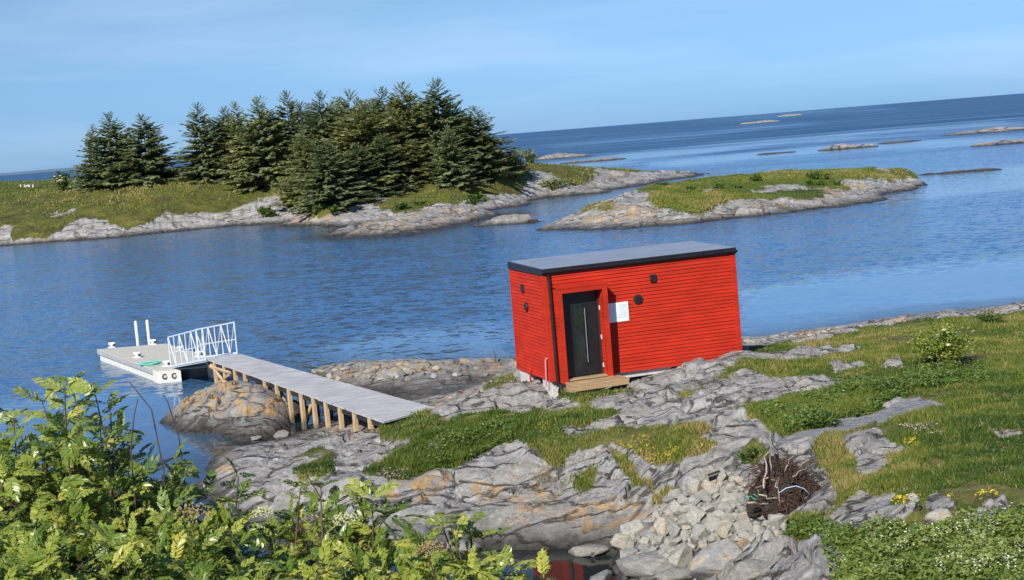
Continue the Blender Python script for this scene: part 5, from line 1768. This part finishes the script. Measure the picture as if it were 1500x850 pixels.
def trunk_mesh(h=10.0):
    mb = MB(); mb.tube([(0, 0, -0.4), (0.02, 0, h * .3), (0, 0.03, h * .7), (0, 0, h * 0.985)], [h * .017, h * .013, h * .007, h * .001], 7)
    me = bpy.data.meshes.new('trunk'); me.from_pydata(mb.v, [], mb.f); me.update(); me.materials.append(M['bark'])
    return me


CROWNS = [spruce_mesh(41, r=2.7), spruce_mesh(42, r=2.4, nb=210, tone=.40), spruce_mesh(43, r=3.0, nb=240, tone=.5), spruce_mesh(44, r=2.2, nb=190, tone=.42, brown=.12), spruce_mesh(45, r=3.2, nb=250, tone=.38), spruce_mesh(46, r=2.5, nb=170, sparse=.8, tone=.48, brown=.25)]
TRUNK = trunk_mesh()
TREES = [  # px top, py top, distance, width factor, crown variant, label
    (129, 182, 172, .62, 1, 'slim spruce at the far left of the small left clump'),
    (159, 165, 171, 1.0, 2, 'middle spruce of the small left clump, yellowish green'),
    (208, 167, 169, 1.22, 0, 'broad spruce at the right of the small left clump, by the gap'),
    (184, 190, 175, .8, 3, 'half hidden spruce between the two larger ones of the left clump'),
    (292, 150, 168, .95, 1, 'first spruce right of the gap, leftmost of the big grove'),
    (320, 156, 171, .85, 0, 'second spruce from the left in the big grove'),
    (348, 148, 168, .9, 3, 'third spruce from the left in the big grove'),
    (381, 142, 166, 1.05, 2, 'fourth spruce from the left in the big grove, pointed top'),
    (416, 133, 168, .95, 1, 'fifth spruce from the left in the big grove, narrow dense top'),
    (440, 148, 166, .95, 3, 'sixth spruce from the left in the big grove, shorter than its right neighbour'),
    (466, 133, 158, 1.1, 5, 'brownish spruce left of the middle of the grove'),
    (505, 131, 157, 1.1, 5, 'brownish flat topped spruce at the middle of the grove'),
    (482, 150, 162, 1.2, 4, 'dark spruce behind the two brownish ones'),
    (530, 148, 152, 1.2, 4, 'dark broad spruce just right of the brownish flat topped one'),
    (555, 128, 160, 1.05, 1, 'spruce with dark rounded top left of the tall spire'),
    (588, 121, 158, 1.0, 4, 'spruce with a thin bare spire near the right of the grove'),
    (572, 158, 154, 1.1, 3, 'shorter dark spruce in front of the thin spire one'),
    (615, 150, 162, 1.0, 4, 'dark spruce between the thin spire and the tallest'),
    (641, 115, 158, 1.15, 0, 'tallest spruce of the grove'),
    (668, 152, 162, 1.1, 4, 'spruce right behind the tallest one'),
    (692, 156, 158, 1.15, 2, 'right edge spruce with branches reaching out over the sea'),
    (710, 192, 157, .95, 1, 'lowest spruce at the right edge of the grove'),
    (657, 184, 151, .8, 2, 'young lighter green spruce standing in front of the tallest'),
    (478, 205, 144, 1.05, 2, 'lighter spruce hanging down to the shore at the front of the grove'),
    (520, 210, 147, 1.0, 4, 'dark front spruce right of the one hanging to the shore'),
    (560, 195, 149, 1.0, 1, 'dark spruce at the front middle of the grove'),
    (600, 205, 152, 1.0, 4, 'shadowed spruce in the hollow by the bare trunks'),
    (445, 190, 153, 1.0, 3, 'front spruce on the left, above the mossy bank'),
    (455, 152, 172, 1.1, 4, 'dark spruce behind the two brownish ones, showing just left of them'),
    (493, 143, 170, 1.1, 4, 'dark spruce top peeping between the two brownish spruces'),
    (521, 142, 168, 1.1, 1, 'spruce top just right of the brownish flat topped spruce, set far back'),
    (541, 146, 172, 1.1, 4, 'back row spruce left of the dark rounded top'),
    (574, 142, 170, 1.1, 2, 'back row spruce between the rounded top and the thin spire'),
    (603, 142, 172, 1.1, 4, 'back row spruce just right of the thin spire'),
    (627, 142, 170, 1.1, 1, 'back row spruce touching the tallest spruce on its left'),
    (398, 162, 174, 1.1, 4, 'back row spruce between the fourth and fifth from the left'),
    (335, 168, 174, 1.0, 4, 'low back row spruce between the second and third from the left'),
    (306, 172, 175, 0.9, 1, 'low back row spruce between the first and second from the left'),
]
rt_ = random.Random(17)
for (px, py, Yd, wf, cv, lab) in TREES:
    tpos = PY(px, py, Yd)
    gz = float(wisl(np.array([tpos[0]]), np.array([Yd]))[0])
    hgt = (tpos[2] - gz + 0.2) * 0.965
    t = empty('spruce_tree', (tpos[0], Yd, gz - 0.2), rt_.uniform(0, 6.28), lab, 'spruce tree', 'spruces on the wooded island')
    t.rotation_euler[0] = rt_.gauss(0, .022); t.rotation_euler[1] = rt_.gauss(0, .022)
    for nm, me in (('crown', CROWNS[cv]), ('trunk', TRUNK)):
        o = bpy.data.objects.new(nm, me); COL.objects.link(o); o.parent = t
        sx = 1.32 * (hgt / 10) ** 0.5 * wf if nm == 'crown' else hgt / 10
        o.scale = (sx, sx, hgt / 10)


def island_hit(px, py):
    r = ray(px, py)
    y = np.linspace(100, 260, 1600); t = y / r[1]
    x = r[0] * t; z = H + r[2] * t
    g = np.maximum(wisl(x, y), 0)
    k = np.argmax(z < g)
    if not (z < g).any() or y[k] < 112:
        k = 300 + np.argmin((z - g)[300:700])
    return np.array([x[k], y[k], g[k]])


for i, (px, py, hp, wp, tone, lab) in enumerate((
        (752, 262, 46, 27, .35, 'rounded dark bush standing right of the grove'),
        (777, 243, 26, 14, .3, 'small dark bush on the crest right of the rounded one'),
        (808, 278, 20, 20, .3, 'low dark shrub on the slope above the far rocks'),
        (730, 268, 24, 16, .4, 'low shrub at the right foot of the grove'),
        (836, 274, 12, 14, .3, 'smallest dark shrub by the far rocks'))):
    b = island_hit(px, py); k_ = b[1] / F
    shrub('bush', b, hp * k_, wp * k_, 16, 1300 if hp > 30 else 600, 0.26 if hp > 30 else .2, M['spruce'], lab, 'bush', tone0=tone + .1, group='bushes on the wooded island', leafy=.05, seed=30 + i)
b = island_hit(92, 281); k_ = b[1] / F
shrub('bush', b, 34 * k_, 15 * k_, 14, 700, .22, M['herb'], 'bright green bush with whitish blossom left of the small spruce clump', 'bush', blooms=[(rt_.uniform(-.6, .6), rt_.uniform(-.9, -.4), rt_.uniform(1.0, 2.0), .16) for _ in range(14)], tone0=.35, leafy=.1, seed=50)
for i in range(26):
    px = rt_.uniform(380, 700); py = 318 - (px - 380) * 0.05 + rt_.uniform(-6, 3)
    b = island_hit(px, py); k_ = b[1] / F
    if i < 10:
        shrub('bush', b, rt_.uniform(8, 16) * k_, rt_.uniform(8, 16) * k_, 8, 260, .2, M['herb'], 'low green bush at the foot of the grove above the shore rocks', 'bush', group='low bushes below the grove', tone0=.25, leafy=.05, seed=60 + i)
# white posts and rail at the far left of the island
for i, (px, lab) in enumerate(((31, 'white fence post at the far left, left one'), (37, 'white fence post at the far left, second'), (43.5, 'white fence post at the far left, third'), (49, 'white fence post at the far left, right one'))):
    b = island_hit(px, 277)
    e = empty('fence_post', tuple(b), 0, lab, 'fence post', 'white fence posts on the island')
    mb = MB(); mb.box((0, 0, .2), (.2, .2, .8)); mb.build('shaft', M['concrete'], e)
    mb = MB(); mb.box((0, 0, .63), (.25, .25, .06)); mb.build('cap', M['concrete'], e)
b = island_hit(40, 276); 
o = bpy.data.objects.new('white_stone', SM[2].copy()); o.data.materials[0] = M['white']; COL.objects.link(o); o.location = b + np.array([0, 0, .25]); o.scale = (.6, .5, .45)
tag(o, 'whitewashed stone between the white posts at the far left', 'stone')

# turf texture on the islands: tussocks of heath
def tussocks(G, n, name, label, hmin, hmax, seed, tone0, width):
    Xg, Yg, Zg, Rg = G[0], G[1], G[2], G[3]
    idx = np.flatnonzero((Rg > 0.5).ravel() & (Zg.ravel() > 0.5))
    k = RNG.choice(idx, n)
    x = Xg.ravel()[k] + RNG.uniform(-.25, .25, n); y = Yg.ravel()[k] + RNG.uniform(-.3, .3, n); z = Zg.ravel()[k]
    nz = fbm(x * .12, y * .08, seed, 4); n2 = fbm(x * .5, y * .5, seed + 4, 3)
    h = (hmin + (hmax - hmin) * np.clip(.4 + nz + n2, 0, 1)) * RNG.uniform(.5, 1.2, n)
    tone = np.clip(tone0 + nz * .7 + n2 * .35 + RNG.normal(0, .1, n), 0, 0.92)
    V, q, t, c = blades(x, y, z, h, width * (y / 120), tone, 0.8)
    o = link(name, np_mesh(name, V, [q, t], False, c, 'tone'), M['grass'])
    tag(o, label, 'grass', kind='stuff')


tussocks(WG, 130000, 'heath', 'olive heath and grass over the wooded island', .05, .24, 1401, .42, .10)
tussocks(MG, 80000, 'heath', 'green turf over the low middle islet', .04, .18, 1501, .50, .08)
for i in range(16):
    px = rt_.uniform(960, 1260); py = 262 + rt_.uniform(0, 22) - (px - 960) * .03
    r = ray(px, py); yv = np.linspace(96, 150, 900); tv = yv / r[1]
    zv = H + r[2] * tv; gv = np.maximum(misl(r[0] * tv, yv), 0); kx = np.argmax(zv < gv)
    b = np.array([r[0] * tv[kx], yv[kx], gv[kx]]); k_ = b[1] / F
    if kx == 0 or b[2] < 0.4: continue
    shrub('low_bush', b, rt_.uniform(8, 15) * k_, rt_.uniform(6, 12) * k_, 6, 170, .13, M['herb'], 'low green bush on the turf of the middle islet', 'bush', group='bushes on the middle islet', tone0=.3, leafy=.05, seed=90 + i)


# ------------------------------------------------------------------ rowan bushes in the foreground
def leaf_template(npair=6):
    """pinnate leaf of unit length along +x; returns verts and quads"""
    V = []; Q = []
    def leaflet(bx, ang, ln, wd):
        c, s = math.cos(ang), math.sin(ang)
        for sgn in (1, -1):
            n0 = len(V)
            for (u, vv) in ((0, 0), (0.28, 0.5), (0.74, 0.46), (1.0, 0)):
                lx = u * ln; ly = vv * wd * sgn
                x = bx + lx * c - ly * s; y = lx * s + ly * c
                V.append((x, y, 0.22 * abs(ly) + 0.0 - 0.10 * u * ln, 1))
            Q.append((n0, n0 + 1, n0 + 2, n0 + 3))
    for i in range(npair):
        t = 0.22 + 0.70 * i / (npair - 1)
        ln = 0.36 * (1 - 0.35 * abs(t - 0.55) / 0.45)
        for sg in (1, -1):
            leaflet(t, sg * math.radians(62 - 18 * t), ln, 0.158)
    leaflet(0.96, 0, 0.30, 0.158)
    # rachis
    n0 = len(V)
    V.extend([(0, .008, 0, 0), (0, -.008, 0, 0), (1, -.005, 0, 0), (1, .005, 0, 0)])
    Q.append((n0, n0 + 1, n0 + 2, n0 + 3))
    A = np.array(V)
    A[:, 2] -= 0.30 * A[:, 0] ** 2
    return A[:, :3], np.array(Q)


LT, LQ = leaf_template()


def rowan(name, label, root_xy, targets, seed, blooms=(), bare=()):
    r = random.Random(seed)
    rx, ry = root_xy
    rz = float(ground_h(np.array([rx]), np.array([ry]))[0]) - 0.1
    root = empty(name, (rx, ry, rz), 0, label, 'rowan bush')
    O = Vector((rx, ry, rz))
    mb = MB()
    bases = []; dirs = []; ups = []; sizes = []; tones = []

    def add_leaf(p, d, sz, tn):
        bases.append(p); dirs.append(d); sizes.append(sz); tones.append(tn)

    def shoot(p0, p1, r0, leafy, depth=0, bend=None):
        bend = bend or Vector((r.gauss(0, .06), r.gauss(0, .06), r.uniform(0, .12)))
        L = (p1 - p0).length
        mid = (p0 + p1) / 2 + bend * L
        pts = []
        for q_ in range(9):
            f_ = q_ / 8
            pts.append(p0 * (1 - f_) ** 2 + mid * 2 * f_ * (1 - f_) + p1 * f_ * f_)
        mb.tube(pts, [max(.0018, r0 * (1 - .75 * q_ / 8)) for q_ in range(9)], 5, False)
        if not leafy: return
        n = max(4, int(L * (1 - leafy[0]) / 0.055))
        az = r.uniform(0, 6.28)
        btone = r.gauss(0.5, .13)
        for i in range(n + 3):
            f_ = leafy[0] + (1 - leafy[0]) * min(1, i / n)
            q_ = min(7, int(f_ * 8)); p = pts[q_].lerp(pts[q_ + 1], f_ * 8 - q_)
            ax = (pts[q_ + 1] - pts[q_]).normalized()
            az += 2.4
            sdv = ax.cross(Vector((0.2, 0.1, 1))).normalized(); upv = sdv.cross(ax)
            outw = sdv * math.cos(az) + upv * math.sin(az)
            d = (ax * r.uniform(.15, .8) + outw * 0.9 + Vector((0, 0, .25))).normalized()
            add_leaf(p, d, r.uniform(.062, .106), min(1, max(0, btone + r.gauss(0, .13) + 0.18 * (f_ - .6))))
        if depth == 0:
            for _ in range(r.randint(2, 4)):
                f_ = r.uniform(.35, .85); q_ = min(7, int(f_ * 8)); p = pts[q_].lerp(pts[q_ + 1], f_ * 8 - q_)
                a = r.uniform(0, 6.28)
                tip = p + Vector((math.cos(a) * .30, math.sin(a) * .30, r.uniform(.02, .28))) * r.uniform(.6, 1.1)
                shoot(p, tip, r0 * .5, (0.25,), 1)

    for (tx, ty, Yd) in targets:
        tp_ = Vector(PY(tx, ty, Yd))
        b0 = O + Vector((r.gauss(0, .18), r.gauss(0, .18), 0))
        # fan the shoots out low so that they rise under their tips
        kn = Vector((b0.x + (tp_.x - b0.x) * .62, b0.y + (tp_.y - b0.y) * .62, b0.z + max(0.15, (tp_.z - b0.z)) * .42))
        mb.tube([b0, (b0 + kn) / 2 + Vector((0, 0, -.03)), kn], [.014, .011, .009], 6, False)
        shoot(kn, tp_, .009, (0.30,))
    for (pl) in bare:
        pts = [Vector(PY(*p)) for p in pl]
        pts = [O] + pts
        mb.tube(pts, [.006] + [.0032 * (1 - .5 * i / len(pl)) for i in range(len(pl))], 5, False)
    st = mb.build('stems', M['twig'], root)
    st.matrix_parent_inverse = Matrix.Translation(-O)
    B = np.array([tuple(b) for b in bases]); D = np.array([tuple(d) for d in dirs]); S = np.array(sizes); T = np.array(tones)
    g = np.random.default_rng(seed)
    n = len(B)
    up = np.array([-0.25, -0.35, 1.0]) + g.normal(0, .42, (n, 3))
    Yv = np.cross(up, D); Yv /= np.linalg.norm(Yv, axis=1)[:, None]
    Zv = np.cross(D, Yv)
    V = B[:, None, :] + S[:, None, None] * (LT[None, :, 0:1] * D[:, None, :] + LT[None, :, 1:2] * Yv[:, None, :] + LT[None, :, 2:3] * Zv[:, None, :])
    V = V + g.normal(0, .0022, V.shape)
    Qs = (np.arange(n)[:, None, None] * len(LT) + LQ[None]).reshape(-1, 4)
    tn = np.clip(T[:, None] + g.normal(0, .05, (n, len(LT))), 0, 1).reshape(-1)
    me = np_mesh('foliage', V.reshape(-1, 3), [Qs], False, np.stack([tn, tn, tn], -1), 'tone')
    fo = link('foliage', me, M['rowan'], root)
    fo.matrix_parent_inverse = Matrix.Translation(-O)
    for (bx, by, Yd, rad, mt) in blooms:
        c = Vector(PY(bx, by, Yd))
        mb2 = MB()
        for _ in range(110):
            a = r.uniform(0, 6.28); q_ = math.sqrt(r.random()) * rad
            p = c + Vector((math.cos(a) * q_, math.sin(a) * q_ * .8, r.uniform(-.3, .3) * rad + (1 - (q_ / rad) ** 2) * rad * .35))
            s_ = r.uniform(.003, .0055)
            mb2.add([p + Vector((s_, 0, 0)), p + Vector((-s_ * .5, s_ * .9, 0)), p + Vector((-s_ * .5, -s_ * .9, 0)), p + Vector((0, 0, s_ * 1.3)), p - Vector((0, 0, s_))], [(0, 1, 3), (1, 2, 3), (2, 0, 3), (1, 0, 4), (2, 1, 4), (0, 2, 4)])
        bo = mb2.build('flower_cluster', M[mt], root)
        bo.matrix_parent_inverse = Matrix.Translation(-O)
    return root


rb = random.Random(99)


def targets(n, xs, ys, x0, x1, dmin, dmax, ymax=930):
    out = []
    for _ in range(n):
        x = rb.uniform(x0, x1)
        yt = float(np.interp(x, xs, ys)) + 10
        f_ = rb.random() ** 1.15
        y = yt + (ymax - yt) * f_
        out.append((x, y, dmax - (dmax - dmin) * min(1, f_ * 1.1) + rb.uniform(-.25, .25)))
    return out


A_t = targets(120, [-80, 0, 30, 60, 100, 140, 180, 215, 260, 300, 330], [650, 622, 612, 612, 585, 600, 630, 690, 702, 716, 760], -80, 320, 4.1, 6.0)
A_t += [(105, 562, 5.6), (140, 580, 5.4), (62, 590, 5.7), (20, 612, 5.5), (160, 592, 5.5), (-10, 620, 5.4), (95, 575, 5.2)]
rowan('rowan_bush', 'large leafy rowan bush filling the lower left corner', (-1.55, 5.2), A_t, 201,
      blooms=((282, 755, 4.7, .065, 'brownbloom'), (385, 752, 4.9, .036, 'cream')),
      bare=(((240, 690, 5.4), (222, 600, 5.4), (190, 560, 5.4)), ((192, 660, 5.3), (196, 610, 5.3), (202, 585, 5.3)), ((270, 700, 5.6), (262, 640, 5.6), (246, 590, 5.6), (238, 578, 5.6))))
B_t = targets(56, [300, 340, 400, 430, 480, 530, 570, 600], [768, 758, 762, 742, 742, 756, 790, 830], 310, 570, 4.2, 6.0)
B_t += [(440, 716, 5.6), (545, 730, 5.5), (470, 714, 5.6), (520, 722, 5.6), (350, 735, 5.5)]
rowan('rowan_bush', 'leafy rowan bush with cream flower clusters at the bottom, left of the pool', (-0.85, 5.0), B_t, 202,
      blooms=((505, 762, 4.6, .042, 'cream'),), bare=(((470, 730, 5.4), (440, 680, 5.4)),))
C_t = targets(13, [590, 640, 700, 720], [822, 822, 826, 850], 590, 725, 4.3, 5.2, 930) + [(646, 764, 5.0), (692, 766, 5.0), (622, 800, 4.8), (708, 790, 5.0), (660, 770, 4.9)]
rowan('rowan_bush', 'single rowan sprig rising in front of the pool', (-0.38, 4.9), C_t, 203, blooms=((632, 808, 4.6, .06, 'brownbloom'),))
